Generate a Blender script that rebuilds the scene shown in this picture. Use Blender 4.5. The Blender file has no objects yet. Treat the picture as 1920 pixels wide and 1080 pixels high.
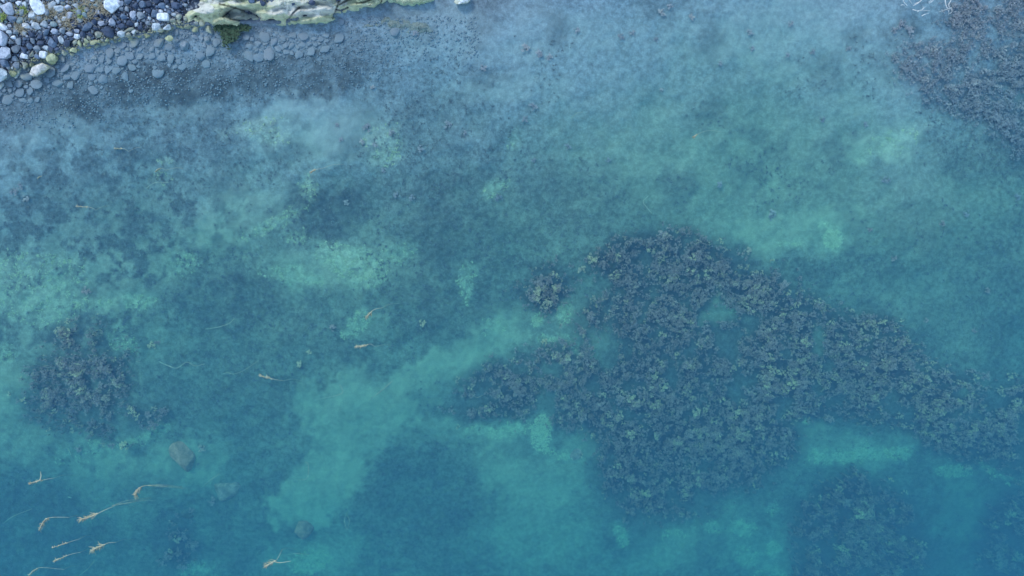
import bpy, bmesh, math, random
import numpy as np
from mathutils import Vector

# ------------------------------------------------------------------ camera, sky, sun, exposure
scene = bpy.context.scene
COL = scene.collection
H, PXM = 16.2, 80.0                      # drone height in metres, photo pixels per metre on the water
cam_d = bpy.data.cameras.new("camera")
cam = bpy.data.objects.new("camera", cam_d)
COL.objects.link(cam)
cam.location = (0, 0, H)
cam.rotation_euler = (0, 0, 0)
cam_d.sensor_width = 36.0
cam_d.lens = 18.0 * H / 12.0
cam_d.clip_end = 1000
scene.camera = cam

SUN_EL, SUN_AZ = math.radians(48), math.radians(-40)     # azimuth from +Y, clockwise: the sun stands up and to the left
world = bpy.data.worlds.new("World")
scene.world = world
world.use_nodes = True
wn = world.node_tree.nodes
sky = wn.new("ShaderNodeTexSky")
sky.sky_type = 'NISHITA'
sky.sun_disc = False
sky.sun_elevation = SUN_EL
sky.sun_rotation = SUN_AZ
sky.air_density = 1.0
sky.dust_density = 0.6
sky.ozone_density = 1.0
wn["Background"].inputs["Strength"].default_value = 0.15
world.node_tree.links.new(sky.outputs[0], wn["Background"].inputs[0])

sun_d = bpy.data.lights.new("sun", 'SUN')
sun_d.energy = 0.75
sun_d.angle = math.radians(12)
sun_d.color = (1.0, 0.96, 0.9)
sun = bpy.data.objects.new("sun", sun_d)
COL.objects.link(sun)
sd = Vector((math.sin(SUN_AZ) * math.cos(SUN_EL), math.cos(SUN_AZ) * math.cos(SUN_EL), math.sin(SUN_EL)))
sun.rotation_euler = sd.to_track_quat('Z', 'Y').to_euler()
sun.location = (-10, 10, 20)

scene.view_settings.view_transform = 'Standard'
scene.view_settings.look = 'None'
scene.view_settings.gamma = 1.0
scene.view_settings.exposure = 1.3
cy = scene.cycles
cy.use_adaptive_sampling = False
cy.max_bounces = 6
cy.diffuse_bounces = 3
cy.volume_bounces = 1
cy.transparent_max_bounces = 8
cy.use_denoising = True
try:
    cy.denoiser = 'OPENIMAGEDENOISE'
    cy.denoising_prefilter = 'ACCURATE'
    cy.denoising_input_passes = 'RGB_ALBEDO_NORMAL'
except Exception:
    pass

# ------------------------------------------------------------------ numpy helpers
rng = np.random.default_rng(7)
random.seed(7)


def _hash(ix, iy, seed):
    h = (ix.astype(np.int64) * 374761393 + iy.astype(np.int64) * 668265263 + seed * 974634777) & 0x7fffffff
    h = ((h ^ (h >> 13)) * 1274126177) & 0x7fffffff
    h = (h ^ (h >> 16)) & 0xffff
    return h / 65535.0


def vnoise(x, y, seed=0):
    ix, iy = np.floor(x), np.floor(y)
    fx, fy = x - ix, y - iy
    fx, fy = fx * fx * (3 - 2 * fx), fy * fy * (3 - 2 * fy)
    a, b = _hash(ix, iy, seed), _hash(ix + 1, iy, seed)
    c, d = _hash(ix, iy + 1, seed), _hash(ix + 1, iy + 1, seed)
    return (a + (b - a) * fx) * (1 - fy) + (c + (d - c) * fx) * fy


def fbm(x, y, octaves=4, seed=0):
    s, amp, tot = 0, 1.0, 0
    for o in range(octaves):
        s = s + amp * vnoise(x * 2 ** o + 17.3 * o, y * 2 ** o - 9.1 * o, seed + o * 13)
        tot += amp
        amp *= 0.55
    return s / tot


def sstep(a, b, x):
    t = np.clip((x - a) / (b - a), 0, 1)
    return t * t * (3 - 2 * t)


def seg_dist(px, py, pts, closed=False):
    d = np.full(px.shape, 1e9)
    n = len(pts)
    for i in range(n if closed else n - 1):
        ax, ay = pts[i]
        bx, by = pts[(i + 1) % n]
        vx, vy = bx - ax, by - ay
        t = np.clip(((px - ax) * vx + (py - ay) * vy) / (vx * vx + vy * vy + 1e-9), 0, 1)
        d = np.minimum(d, np.hypot(px - ax - t * vx, py - ay - t * vy))
    return d


def inside(px, py, pts):
    r = np.zeros(px.shape, bool)
    n = len(pts)
    for i in range(n):
        ax, ay = pts[i]
        bx, by = pts[(i + 1) % n]
        if ay == by:
            continue
        c = ((ay > py) != (by > py)) & (px < (bx - ax) * (py - ay) / (by - ay) + ax)
        r ^= c
    return r


def sdf(px, py, pts):
    """positive inside, in photo pixels"""
    d = seg_dist(px, py, pts, True)
    return np.where(inside(px, py, pts), d, -d)


# ------------------------------------------------------------------ the lie of the land (authored on the photo's plan, 80 px = 1 m)
SHORE = [(-900, 560), (-400, 330), (-120, 205), (0, 150), (30, 131), (60, 118), (85, 109), (110, 99), (140, 93), (165, 86),
         (190, 77), (225, 72), (280, 64), (330, 48), (420, 44), (540, 42), (640, 22), (690, 8), (730, -14), (830, -30), (900, -14),
         (1000, -60), (1250, -150), (1500, -130), (1700, -70), (1900, -120), (2300, -300), (3200, -700)]
SHORE_POLY = SHORE + [(3200, -5000), (-3000, -5000), (-3000, 560)]


def zfield(px, py):
    px, py = np.asarray(px, float), np.asarray(py, float)
    d = sdf(px, py, SHORE_POLY) / PXM                      # >0 on land
    d = d + (fbm(px / 40, py / 40, 3, 5) - 0.5) * 0.35 * sstep(0, 1.5, np.abs(d))
    s = np.maximum(-d, 0)
    z = np.where(d > 0, 0.02 + 0.13 * np.power(np.maximum(d, 0), 0.9), -0.05 - 0.225 * np.power(s, 0.82))
    z = z - .35 * sstep(650, 1150, py) - .75 * sstep(1250, 2000, px) * sstep(720, 1080, py) - .2 * sstep(500, -100, px) * sstep(750, 1080, py)
    z = np.clip(z, -4.5, 4)
    z = z + (fbm(px / 130, py / 130, 4, 11) - 0.5) * 0.32 * sstep(0.5, 4, s)
    z = z + (fbm(px / 22, py / 22, 3, 23) - 0.5) * 0.07 * sstep(0.3, 2, s)
    return z


def to_plan(x, y):
    """world x,y on the sea bed -> photo-plan coordinates"""
    z = np.zeros_like(x)
    for _ in range(3):
        k = H / (H - z)
        px, py = 960 + PXM * x * k, 540 - PXM * y * k
        z = zfield(px, py)
    return px, py, z


def W(px, py, z=0.0):
    k = (H - z) / H / PXM
    return ((px - 960) * k, (540 - py) * k, z)


def zb(px, py):
    return float(zfield(np.array([px]), np.array([py]))[0])


# ---- cover of the sea bed: sand, dark weed mat, bright green film
E_SAND = [  # cx, cy, rx, ry, angle, strength
    (600, 240, 140, 62, -5, 1), (455, 405, 100, 56, -22, 1), (90, 250, 100, 36, -8, .8), (330, 205, 80, 22, -8, .6), (30, 300, 60, 30, 0, .5),
    (640, 500, 120, 42, -5, .75), (60, 540, 110, 70, 0, .55), (230, 570, 60, 26, 0, .7), (10, 730, 45, 60, 0, .8),
    (960, 165, 130, 30, -8, .6), (860, 60, 130, 60, 0, .6), (1030, 60, 180, 60, 0, .6), (1480, 70, 260, 75, 0, .75), (1650, 130, 90, 45, 0, .7),
    (1340, 300, 290, 120, 5, .5), (1500, 425, 160, 42, -4, .85), (1660, 262, 75, 42, -25, .95), (1200, 210, 220, 80, 0, .35), (1590, 230, 140, 90, 0, .5),
    (1000, 900, 110, 75, 20, .8), (1000, 1010, 120, 70, 0, .6), (200, 895, 90, 46, 0, .75), (340, 870, 75, 50, 0, .85), (60, 830, 80, 35, 0, .5),
    (880, 815, 120, 30, -5, .7), (1355, 583, 50, 24, 0, .4), (1535, 640, 18, 40, 10, .35), (1815, 738, 24, 14, 0, .3), (1520, 800, 42, 30, 0, .7),
    (1810, 960, 50, 62, 20, .8), (1600, 850, 120, 30, -5, .6), (1360, 1000, 90, 50, 20, .5), (1470, 1040, 60, 60, 0, .5), (1240, 1030, 70, 50, 30, .55),
    (1700, 560, 120, 50, 10, .25), (1740, 390, 120, 110, 0, .35), (1090, 620, 60, 60, 0, .4), (600, 1040, 90, 40, 0, .5), (1090, 850, 34, 36, 0, .6),
    (1040, 720, 24, 60, 10, .5), (930, 620, 60, 40, 0, .5), (1640, 1050, 30, 30, 0, .2), (1320, 180, 180, 60, 0, .35), (860, 240, 60, 30, 0, .25),
    (1850, 170, 40, 22, 0, .4), (1900, 180, 26, 14, 0, .6), (420, 330, 60, 30, -20, .4), (300, 640, 50, 30, 0, .3), (270, 740, 40, 50, 0, .3)]
P_SAND = [[(965, 592), (985, 640), (900, 690), (850, 745), (820, 790), (735, 812), (700, 850), (668, 930), (610, 985), (520, 975), (500, 950), (555, 905), (590, 830), (560, 745), (610, 695), (720, 702), (830, 655), (900, 610)]]
E_DARK = [
    (130, 185, 140, 45, 5, 1), (330, 155, 190, 46, -4, 1), (560, 145, 150, 44, -6, .85), (40, 220, 75, 24, 8, .7), (760, 195, 90, 60, 0, .35), (330, 280, 110, 40, 0, .45),
    (180, 390, 170, 70, 0, .4), (600, 395, 95, 55, -10, .9), (420, 560, 110, 85, 10, .65), (360, 720, 130, 80, 0, .45), (480, 760, 80, 110, 0, .4), (540, 640, 120, 90, 0, .3),
    (850, 420, 120, 100, 0, .6), (860, 560, 120, 80, 0, .5), (800, 230, 120, 50, -10, .45), (1050, 360, 140, 70, 0, .3), (790, 930, 120, 115, 0, .5), (60, 990, 150, 110, 0, .65), (330, 1000, 60, 70, 0, .6), (430, 980, 70, 100, 0, .35),
    (880, 1050, 60, 50, 0, .4), (1690, 50, 32, 26, 0, .6), (1895, 1010, 70, 100, 0, 1), (1760, 1000, 230, 130, 0, .45), (1900, 880, 120, 90, 0, .5), (1640, 1000, 150, 110, 0, .5), (1860, 900, 90, 60, 0, .4), (1180, 1000, 70, 30, 0, .4), (1770, 500, 160, 130, 0, .3), (1640, 700, 60, 40, 0, .2),  # wide bottom right ellipses paint in the dimming of deeper water
    (1890, 600, 60, 120, 0, .4), (1850, 300, 90, 40, 10, .5), (1330, 790, 300, 150, 0, .3), (90, 470, 60, 30, 0, .35), (1560, 930, 110, 40, 0, .4), (1720, 880, 80, 30, 0, .3),
    (630, 340, 60, 30, 0, .3), (250, 250, 80, 30, 0, .4), (1180, 380, 90, 60, 0, .2), (1500, 520, 80, 30, 0, .35), (700, 830, 60, 30, -30, .2)]
BED_MAIN = [(1095, 492), (1140, 462), (1205, 436), (1300, 434), (1345, 455), (1400, 498), (1465, 520), (1520, 560), (1560, 590), (1640, 576), (1690, 622), (1720, 652), (1765, 690), (1815, 708),
            (1850, 735), (1890, 712), (1990, 700), (1990, 880), (1900, 868), (1820, 862), (1740, 838), (1690, 800), (1620, 785), (1560, 778), (1512, 790), (1490, 855), (1430, 905), (1380, 915),
            (1330, 955), (1260, 968), (1180, 970), (1135, 925), (1130, 870), (1110, 815), (1062, 780), (1055, 735), (1090, 700), (1150, 690), (1175, 640), (1140, 600), (1130, 540)]
BED_MAIN_HOLES = [(1352, 583, 36, 17), (1535, 640, 12, 32), (1815, 740, 14, 9)]
BEDS = {
    'main': BED_MAIN,
    'top_right': [(1672, 112), (1700, 88), (1745, 70), (1765, 20), (1790, -40), (2000, -40), (2000, 300), (1905, 292), (1850, 240), (1790, 215), (1730, 185), (1690, 160)],
    'bottom_right': [(1492, 1000), (1510, 945), (1560, 905), (1610, 895), (1660, 915), (1715, 955), (1745, 1010), (1730, 1060), (1690, 1120), (1500, 1120), (1485, 1040)],
    'corner': [(1850, 970), (1900, 940), (2000, 930), (2000, 1120), (1840, 1120)],
    'small_left': [(838, 775), (855, 735), (885, 695), (930, 675), (985, 672), (1018, 700), (1020, 745), (985, 775), (930, 770), (880, 788)],
    'bridge': [(1000, 670), (1060, 640), (1110, 640), (1130, 700), (1090, 780), (1040, 790), (1000, 760)],
    'knot': [(975, 545), (995, 508), (1038, 500), (1070, 528), (1056, 574), (1008, 588)],
    'knot_two': [(1075, 600), (1085, 572), (1118, 562), (1132, 590), (1118, 618), (1088, 622)],
    'left': [(105, 605), (150, 592), (190, 620), (185, 655), (235, 672), (240, 715), (215, 760), (225, 800), (190, 825), (120, 800), (60, 800), (40, 755), (55, 700), (85, 655)],
    'left_foot': [(240, 770), (300, 765), (290, 800), (240, 815)],
    'bottom_left': [(315, 1000), (350, 985), (365, 1015), (350, 1060), (310, 1050)],
}
E_MINT = [
    (505, 250, 45, 16, 20, .8), (490, 235, 50, 14, -10, .6), (720, 265, 40, 34, -50, .8), (735, 290, 22, 16, -30, .8), (580, 350, 18, 26, 20, .8), (515, 420, 60, 14, -30, .7), (660, 485, 60, 26, 20, .8),
    (745, 475, 40, 14, -10, .6), (680, 520, 40, 16, 0, .6), (545, 515, 60, 14, 10, .5), (560, 440, 30, 12, -10, .5), (70, 540, 90, 60, 0, .55), (260, 570, 30, 14, 0, .7), (160, 570, 50, 16, 0, .6), (20, 500, 50, 30, 0, .5),
    (230, 640, 24, 18, 30, .7), (10, 660, 14, 20, 0, .6), (670, 612, 30, 18, -50, .8), (935, 350, 26, 14, -40, .7), (970, 260, 12, 20, 10, .5), (878, 530, 16, 34, -10, .6), (925, 615, 22, 16, 0, .5),
    (1562, 448, 16, 16, 0, 1.2), (1545, 420, 10, 14, 0, .6), (1480, 450, 24, 8, 0, .5), (1670, 265, 50, 22, -30, .45), (1015, 812, 17, 30, 5, 1.1), (940, 800, 60, 14, -8, .7), (1040, 845, 34, 12, 20, .6),
    (1006, 600, 10, 12, 20, .9), (1058, 588, 12, 18, 10, .9), (1040, 632, 34, 9, -10, .6), (1090, 655, 36, 14, 20, .5), (1600, 852, 60, 14, -6, .8), (1685, 850, 24, 12, 0, .9), (1625, 838, 20, 9, 0, .7), (1535, 858, 14, 12, 0, .7),
    (1790, 884, 30, 11, 0, .9), (1860, 882, 24, 10, 20, .6), (1895, 895, 20, 8, 20, .6), (1165, 1005, 11, 20, -25, .9), (1395, 985, 22, 14, 0, .7), (1330, 985, 18, 12, 0, .7), (1400, 1040, 20, 20, 0, .6), (1450, 1025, 14, 12, 0, .7),
    (1445, 955, 14, 10, 0, .5), (1250, 1000, 26, 12, 0, .5), (580, 1055, 36, 20, -15, .9), (370, 1070, 30, 14, 0, .7), (275, 818, 40, 10, -30, .6), (160, 850, 60, 16, -10, .4), (340, 490, 30, 24, 0, .5), (80, 490, 80, 20, 0, .4),
    (1510, 795, 10, 7, 0, .8), (1450, 1080, 30, 20, 0, .5), (300, 335, 30, 12, 0, .4), (420, 250, 24, 10, 0, .4), (310, 300, 16, 8, 0, .6), (1370, 570, 26, 14, 0, .35)]


def ell(px, py, lst, soft=0.45):
    r = np.zeros(px.shape)
    for cx, cy_, rx, ry, a, s in lst:
        m = (np.abs(px - cx) < 2.2 * max(rx, ry)) & (np.abs(py - cy_) < 2.2 * max(rx, ry))
        if not m.any():
            continue
        dx, dy = px[m] - cx, py[m] - cy_
        ca, sa = math.cos(math.radians(a)), math.sin(math.radians(a))
        u, v = (dx * ca + dy * sa) / rx, (-dx * sa + dy * ca) / ry
        r[m] = np.maximum(r[m], s * sstep(1 + soft, 1 - soft, np.hypot(u, v)))
    return r


def cover(px, py):
    """sand, dark, mint, bed weights for plan points"""
    wx = (fbm(px / 55, py / 55, 4, 31) - 0.5) * 70
    wy = (fbm(px / 55, py / 55, 4, 77) - 0.5) * 70
    qx = px + wx + (fbm(px / 14, py / 14, 4, 131) - .5) * 46
    qy = py + wy + (fbm(px / 14, py / 14, 4, 177) - .5) * 46
    sand = ell(qx, qy, E_SAND)
    for p in P_SAND:
        sand = np.maximum(sand, sstep(-14, 16, sdf(qx, qy, p)))
    dark = ell(qx, qy, E_DARK)
    sand = sand * (.72 + .28 * sstep(.36, .56, fbm(px / 34, py / 34, 4, 151)))
    dark = dark * (.6 + .4 * sstep(.38, .6, fbm(px / 26, py / 26, 5, 161)))
    left = ell(px, py, [(170, 400, 330, 170, 0, 1), (330, 270, 300, 90, -5, .8), (90, 560, 210, 120, 0, .8), (200, 880, 260, 90, 0, .6), (800, 330, 260, 170, 0, .45), (600, 560, 260, 130, 0, .4), (450, 760, 220, 160, 0, .4)])
    grow = sstep(.47, .60, fbm(px / 24, py / 24, 5, 181))
    dark = np.maximum(dark, .62 * left * grow)
    sand = np.maximum(sand, (.28 + .22 * sstep(300, 480, py)) * left * sstep(.53, .42, fbm(px / 24, py / 24, 5, 181)))
    dark = np.maximum(dark, .4 * sstep(.55, .75, fbm(px / 70, py / 70, 5, 171)))
    sx, sy = px + wx * .45, py + wy * .45
    bed = np.zeros(px.shape)
    for k, p in BEDS.items():
        bed = np.maximum(bed, sstep(-26, 22, sdf(sx, sy, p)) * (.75 if k == 'bridge' else .6 if k == 'left' else 1))
    for cx, cy_, rx, ry in BED_MAIN_HOLES:
        bed = bed * (1 - .85 * sstep(1.6, .5, np.hypot((sx - cx) / rx, (sy - cy_) / ry)))
    mint = np.maximum(ell(px + wx * .5, py + wy * .5, [e for e in E_MINT if e[5] < .86], .6), ell(px + wx * .12, py + wy * .12, [e for e in E_MINT if e[5] >= .86], .85))
    mint = mint * np.maximum(sstep(.25, .6, fbm(px / 9, py / 9, 3, 91) + .15 * mint), sstep(.75, 1.0, mint) * sstep(.36, .56, fbm(px / 7, py / 7, 3, 95)))
    return sand, dark, mint, bed


# ------------------------------------------------------------------ material helpers
def new_mat(name):
    m = bpy.data.materials.new(name)
    m.use_nodes = True
    nt = m.node_tree
    return m, nt, nt.nodes, nt.links, nt.nodes["Principled BSDF"]


def mixrgb(nt, fac, a, b, mode='MIX'):
    n = nt.nodes.new("ShaderNodeMix")
    n.data_type = 'RGBA'
    n.blend_type = mode
    for sock, v in ((n.inputs[0], fac), (n.inputs[6], a), (n.inputs[7], b)):
        if isinstance(v, (int, float)):
            sock.default_value = v
        elif isinstance(v, tuple):
            sock.default_value = (*v[:3], 1)
        else:
            nt.links.new(v, sock)
    return n.outputs[2]


def noise(nt, vec, scale, detail=4, rough=.6):
    n = nt.nodes.new("ShaderNodeTexNoise")
    n.inputs["Scale"].default_value = scale
    n.inputs["Detail"].default_value = detail
    n.inputs["Roughness"].default_value = rough
    if vec is not None:
        nt.links.new(vec, n.inputs["Vector"])
    return n.outputs["Fac"]


def ramp(nt, fac, lo, hi, a=0.0, b=1.0):
    n = nt.nodes.new("ShaderNodeMapRange")
    n.interpolation_type = 'SMOOTHSTEP'
    for k, v in (("From Min", lo), ("From Max", hi), ("To Min", a), ("To Max", b)):
        n.inputs[k].default_value = v
    nt.links.new(fac, n.inputs["Value"])
    return n.outputs[0]


def math_node(nt, op, a, b):
    n = nt.nodes.new("ShaderNodeMath")
    n.operation = op
    for s, v in ((n.inputs[0], a), (n.inputs[1], b)):
        if isinstance(v, (int, float)):
            s.default_value = v
        else:
            nt.links.new(v, s)
    return n.outputs[0]


def attr(nt, name):
    n = nt.nodes.new("ShaderNodeAttribute")
    n.attribute_name = name
    s = nt.nodes.new("ShaderNodeSeparateColor")
    nt.links.new(n.outputs["Color"], s.inputs[0])
    return n.outputs["Color"], s.outputs[0], s.outputs[1], s.outputs[2], n.outputs["Alpha"]


def geo_pos(nt):
    g = nt.nodes.new("ShaderNodeNewGeometry")
    s = nt.nodes.new("ShaderNodeSeparateXYZ")
    nt.links.new(g.outputs["Position"], s.inputs[0])
    return g.outputs["Position"], s.outputs[2]


def bump(nt, h, strength, dist):
    b = nt.nodes.new("ShaderNodeBump")
    b.inputs["Strength"].default_value = strength
    b.inputs["Distance"].default_value = dist
    nt.links.new(h, b.inputs["Height"])
    nt.links.new(b.outputs[0], nt.nodes["Principled BSDF"].inputs["Normal"])


# sea bed
M_BED, nt, N, L, P = new_mat("sea_bed_silt")
pos, _z = geo_pos(nt)
_c, a_sand, a_dark, a_mint, a_land = attr(nt, "cover")
_c2, a_bed, a_mot, a_veil, _a = attr(nt, "extra")
n1 = noise(nt, pos, 9, 5, .65)
n2 = noise(nt, pos, 30, 5, .75)
n3 = noise(nt, pos, 1.6, 4, .6)
base = mixrgb(nt, ramp(nt, n3, .35, .65), (.15, .185, .15), (.21, .25, .19))
base = mixrgb(nt, a_veil, base, (.215, .275, .31))  # bluish shallows: sky reflection veil put into the bed colour
c = mixrgb(nt, math_node(nt, 'MULTIPLY', a_sand, 1.0), base, mixrgb(nt, a_veil, (.33, .38, .255), (.28, .345, .35)))
c = mixrgb(nt, math_node(nt, 'MULTIPLY', a_dark, .95), c, (.07, .09, .10))
c = mixrgb(nt, math_node(nt, 'MULTIPLY', a_bed, .85), c, mixrgb(nt, a_veil, (.06, .076, .092), (.21, .25, .285)))
c = mixrgb(nt, math_node(nt, 'MULTIPLY', a_mint, .58), c, mixrgb(nt, a_veil, (.50, .61, .37), (.36, .42, .36)))
mot = math_node(nt, 'MULTIPLY', ramp(nt, n1, .32, .68, .62, 1.3), ramp(nt, n2, .3, .7, .72, 1.25))
motc = nt.nodes.new("ShaderNodeCombineColor")
for k in range(3):
    L.new(mot, motc.inputs[k])
c = mixrgb(nt, math_node(nt, 'MULTIPLY', a_mot, .8), c, motc.outputs[0], 'MULTIPLY')
vl = N.new("ShaderNodeTexVoronoi")
vl.inputs["Scale"].default_value = 11
L.new(pos, vl.inputs["Vector"])
vsep = N.new("ShaderNodeSeparateColor")
L.new(vl.outputs["Color"], vsep.inputs[0])
lc = mixrgb(nt, ramp(nt, vsep.outputs[0], .2, 1), (.05, .07, .10), (.26, .30, .32))
lc = mixrgb(nt, ramp(nt, vl.outputs["Distance"], .35, .7), lc, (.03, .04, .055))
c = mixrgb(nt, a_land, c, lc)
L.new(c, P.inputs["Base Color"])
P.inputs["Roughness"].default_value = .95
P.inputs["Specular IOR Level"].default_value = .1
bump(nt, n2, .5, .03)


def stone_mat(name, use_attr):
    m, nt, N, L, P = new_mat(name)
    pos, z = geo_pos(nt)
    if use_attr:
        col = attr(nt, "tint")[0]
    else:
        oi = N.new("ShaderNodeObjectInfo")
        col = oi.outputs["Color"]
    g1 = noise(nt, pos, 14, 5, .65)
    g2 = noise(nt, pos, 75, 3, .7)
    dark = mixrgb(nt, 1.0, col, (.5, .52, .56), 'MULTIPLY')
    c = mixrgb(nt, ramp(nt, g1, .38, .62), dark, col)
    c = mixrgb(nt, ramp(nt, g2, .3, .75, 0, .55), c, mixrgb(nt, 1.0, col, (1.35, 1.33, 1.3), 'MULTIPLY'))
    # olive algal film on whatever stands in or just above the water
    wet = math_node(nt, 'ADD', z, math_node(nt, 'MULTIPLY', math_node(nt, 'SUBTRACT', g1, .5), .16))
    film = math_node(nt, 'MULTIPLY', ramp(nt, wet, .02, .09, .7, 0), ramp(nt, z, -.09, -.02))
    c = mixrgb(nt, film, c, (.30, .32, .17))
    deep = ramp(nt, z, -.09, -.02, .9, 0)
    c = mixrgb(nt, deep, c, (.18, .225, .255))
    L.new(c, P.inputs["Base Color"])
    P.inputs["Roughness"].default_value = .75
    P.inputs["Specular IOR Level"].default_value = .3
    bump(nt, g2, .4, .02)
    return m


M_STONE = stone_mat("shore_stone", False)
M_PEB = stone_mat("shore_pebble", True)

M_BOULDER, nt, N, L, P = new_mat("sunken_boulder")
pos, _z = geo_pos(nt)
oi = N.new("ShaderNodeObjectInfo")
g1 = noise(nt, pos, 6, 6, .7)
g2 = noise(nt, pos, 40, 4, .7)
c = mixrgb(nt, ramp(nt, g1, .35, .65), mixrgb(nt, 1.0, oi.outputs["Color"], (.45, .5, .5), 'MULTIPLY'), oi.outputs["Color"])
c = mixrgb(nt, ramp(nt, g2, .4, .75, 0, .6), c, (.12, .12, .09))
L.new(c, P.inputs["Base Color"])
P.inputs["Roughness"].default_value = .9
bump(nt, g1, .5, .06)

# the pale ledge
M_LEDGE, nt, N, L, P = new_mat("pale_ledge_rock")
pos, z = geo_pos(nt)
_c, a_white, a_crack, a_grey, _ = attr(nt, "rockcol")
g1 = noise(nt, pos, 5, 6, .7)
g2 = noise(nt, pos, 28, 5, .75)
st = N.new("ShaderNodeMapping")
st.inputs["Rotation"].default_value = (0, 0, .12)
st.inputs["Scale"].default_value = (2.2, 16, 8)
L.new(pos, st.inputs["Vector"])
g3 = noise(nt, st.outputs[0], 1.6, 5, .7)
c = mixrgb(nt, ramp(nt, g1, .35, .65), (.62, .68, .40), (.75, .79, .52))
c = mixrgb(nt, ramp(nt, g3, .48, .68, 0, .4), c, (.40, .44, .28))
wh = math_node(nt, 'ADD', a_white, math_node(nt, 'MULTIPLY', math_node(nt, 'SUBTRACT', g2, .5), 1.1))
c = mixrgb(nt, ramp(nt, wh, .46, .82, 0, .9), c, (.78, .80, .70))
c = mixrgb(nt, a_grey, c, (.24, .28, .26))
c = mixrgb(nt, ramp(nt, g2, .62, .76, 0, .3), c, mixrgb(nt, 1.0, c, (.45, .45, .45), 'MULTIPLY'))
c = mixrgb(nt, a_crack, c, (.045, .045, .035))
L.new(c, P.inputs["Base Color"])
P.inputs["Roughness"].default_value = .85
vo = N.new("ShaderNodeTexVoronoi")
vo.feature = 'DISTANCE_TO_EDGE'
vo.inputs["Scale"].default_value = 2.6
wv = N.new("ShaderNodeVectorMath")
wv.operation = 'ADD'
nz = N.new("ShaderNodeTexNoise")
nz.inputs["Scale"].default_value = 4
L.new(pos, nz.inputs["Vector"])
L.new(pos, wv.inputs[0])
L.new(nz.outputs["Color"], wv.inputs[1])
L.new(wv.outputs[0], vo.inputs["Vector"])
vr = ramp(nt, vo.outputs["Distance"], 0, .022, .7, 0)
c = mixrgb(nt, math_node(nt, 'MULTIPLY', vr, ramp(nt, g1, .4, .6)), c, (.10, .11, .08))
L.new(c, P.inputs["Base Color"])
bump(nt, math_node(nt, 'ADD', g2, math_node(nt, 'MULTIPLY', vr, -.8)), .9, .08)


def weed_mat(name, low, mid, tip, bright, shade=.65):
    """fronds: vertex attribute frond = (position along frond, random per plant, random per frond)"""
    m, nt, N, L, P = new_mat(name)
    _c, t, r, f, _ = attr(nt, "frond")
    oi = N.new("ShaderNodeObjectInfo")
    r = math_node(nt, 'ADD', r, math_node(nt, 'MULTIPLY', oi.outputs["Random"], math_node(nt, 'LESS_THAN', r, .0005)))
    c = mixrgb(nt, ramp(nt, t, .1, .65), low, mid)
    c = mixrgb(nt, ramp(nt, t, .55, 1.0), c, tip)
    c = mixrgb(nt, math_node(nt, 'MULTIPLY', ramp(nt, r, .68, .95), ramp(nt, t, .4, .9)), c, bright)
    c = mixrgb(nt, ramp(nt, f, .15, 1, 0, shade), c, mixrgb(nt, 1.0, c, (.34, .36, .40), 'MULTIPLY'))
    c = mixrgb(nt, ramp(nt, r, 0, .5, shade * .55, 0), c, mixrgb(nt, 1.0, c, (.5, .53, .58), 'MULTIPLY'))
    L.new(c, P.inputs["Base Color"])
    P.inputs["Roughness"].default_value = .7
    P.inputs["Specular IOR Level"].default_value = .2
    return m


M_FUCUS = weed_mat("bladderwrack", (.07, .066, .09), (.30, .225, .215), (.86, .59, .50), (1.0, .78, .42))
M_FUCUS_GREY = weed_mat("veiled_bladderwrack", (.16, .17, .185), (.34, .325, .34), (.52, .47, .47), (.58, .51, .47))  # paler copy: sky reflection on the upper water put into the weed colour
M_TURF = weed_mat("turf_weed", (.09, .11, .12), (.16, .19, .20), (.30, .33, .33), (.40, .43, .36))
M_MINT = weed_mat("green_film_weed", (.34, .43, .25), (.48, .60, .34), (.62, .73, .45), (.84, .90, .64), .35)


def plain_mat(name, a, b, scale=20, rough=.8):
    m, nt, N, L, P = new_mat(name)
    pos, _ = geo_pos(nt)
    L.new(mixrgb(nt, ramp(nt, noise(nt, pos, scale, 4), .35, .65), a, b), P.inputs["Base Color"])
    P.inputs["Roughness"].default_value = rough
    return m


M_STRAW = plain_mat("dry_straw", (.30, .27, .17), (.52, .47, .32), 30)
M_GRASS = plain_mat("fresh_green_leaf", (.12, .19, .04), (.26, .34, .09), 30)
M_LEAF = plain_mat("dark_green_reflection", (.012, .035, .018), (.035, .085, .04), 25)
M_STEM = plain_mat("pale_weed_stem", (.48, .33, .20), (.68, .50, .34), 12)
M_TUFTW = plain_mat("pinkish_weed_tuft", (.44, .29, .16), (.72, .52, .33), 16)
M_THREAD = plain_mat("thread_weed", (.25, .27, .2), (.42, .43, .32), 10)
M_TWIG = plain_mat("bleached_twig", (.42, .45, .42), (.62, .64, .60), 25)

# ------------------------------------------------------------------ object helpers
def tag(o, label=None, cat=None, group=None, kind=None):
    if label:
        o["label"] = label
    if cat:
        o["category"] = cat
    if group:
        o["group"] = group
    if kind:
        o["kind"] = kind
    return o


def link(o, parent=None):
    COL.objects.link(o)
    if parent is not None:
        o.parent = parent
    return o


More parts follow.
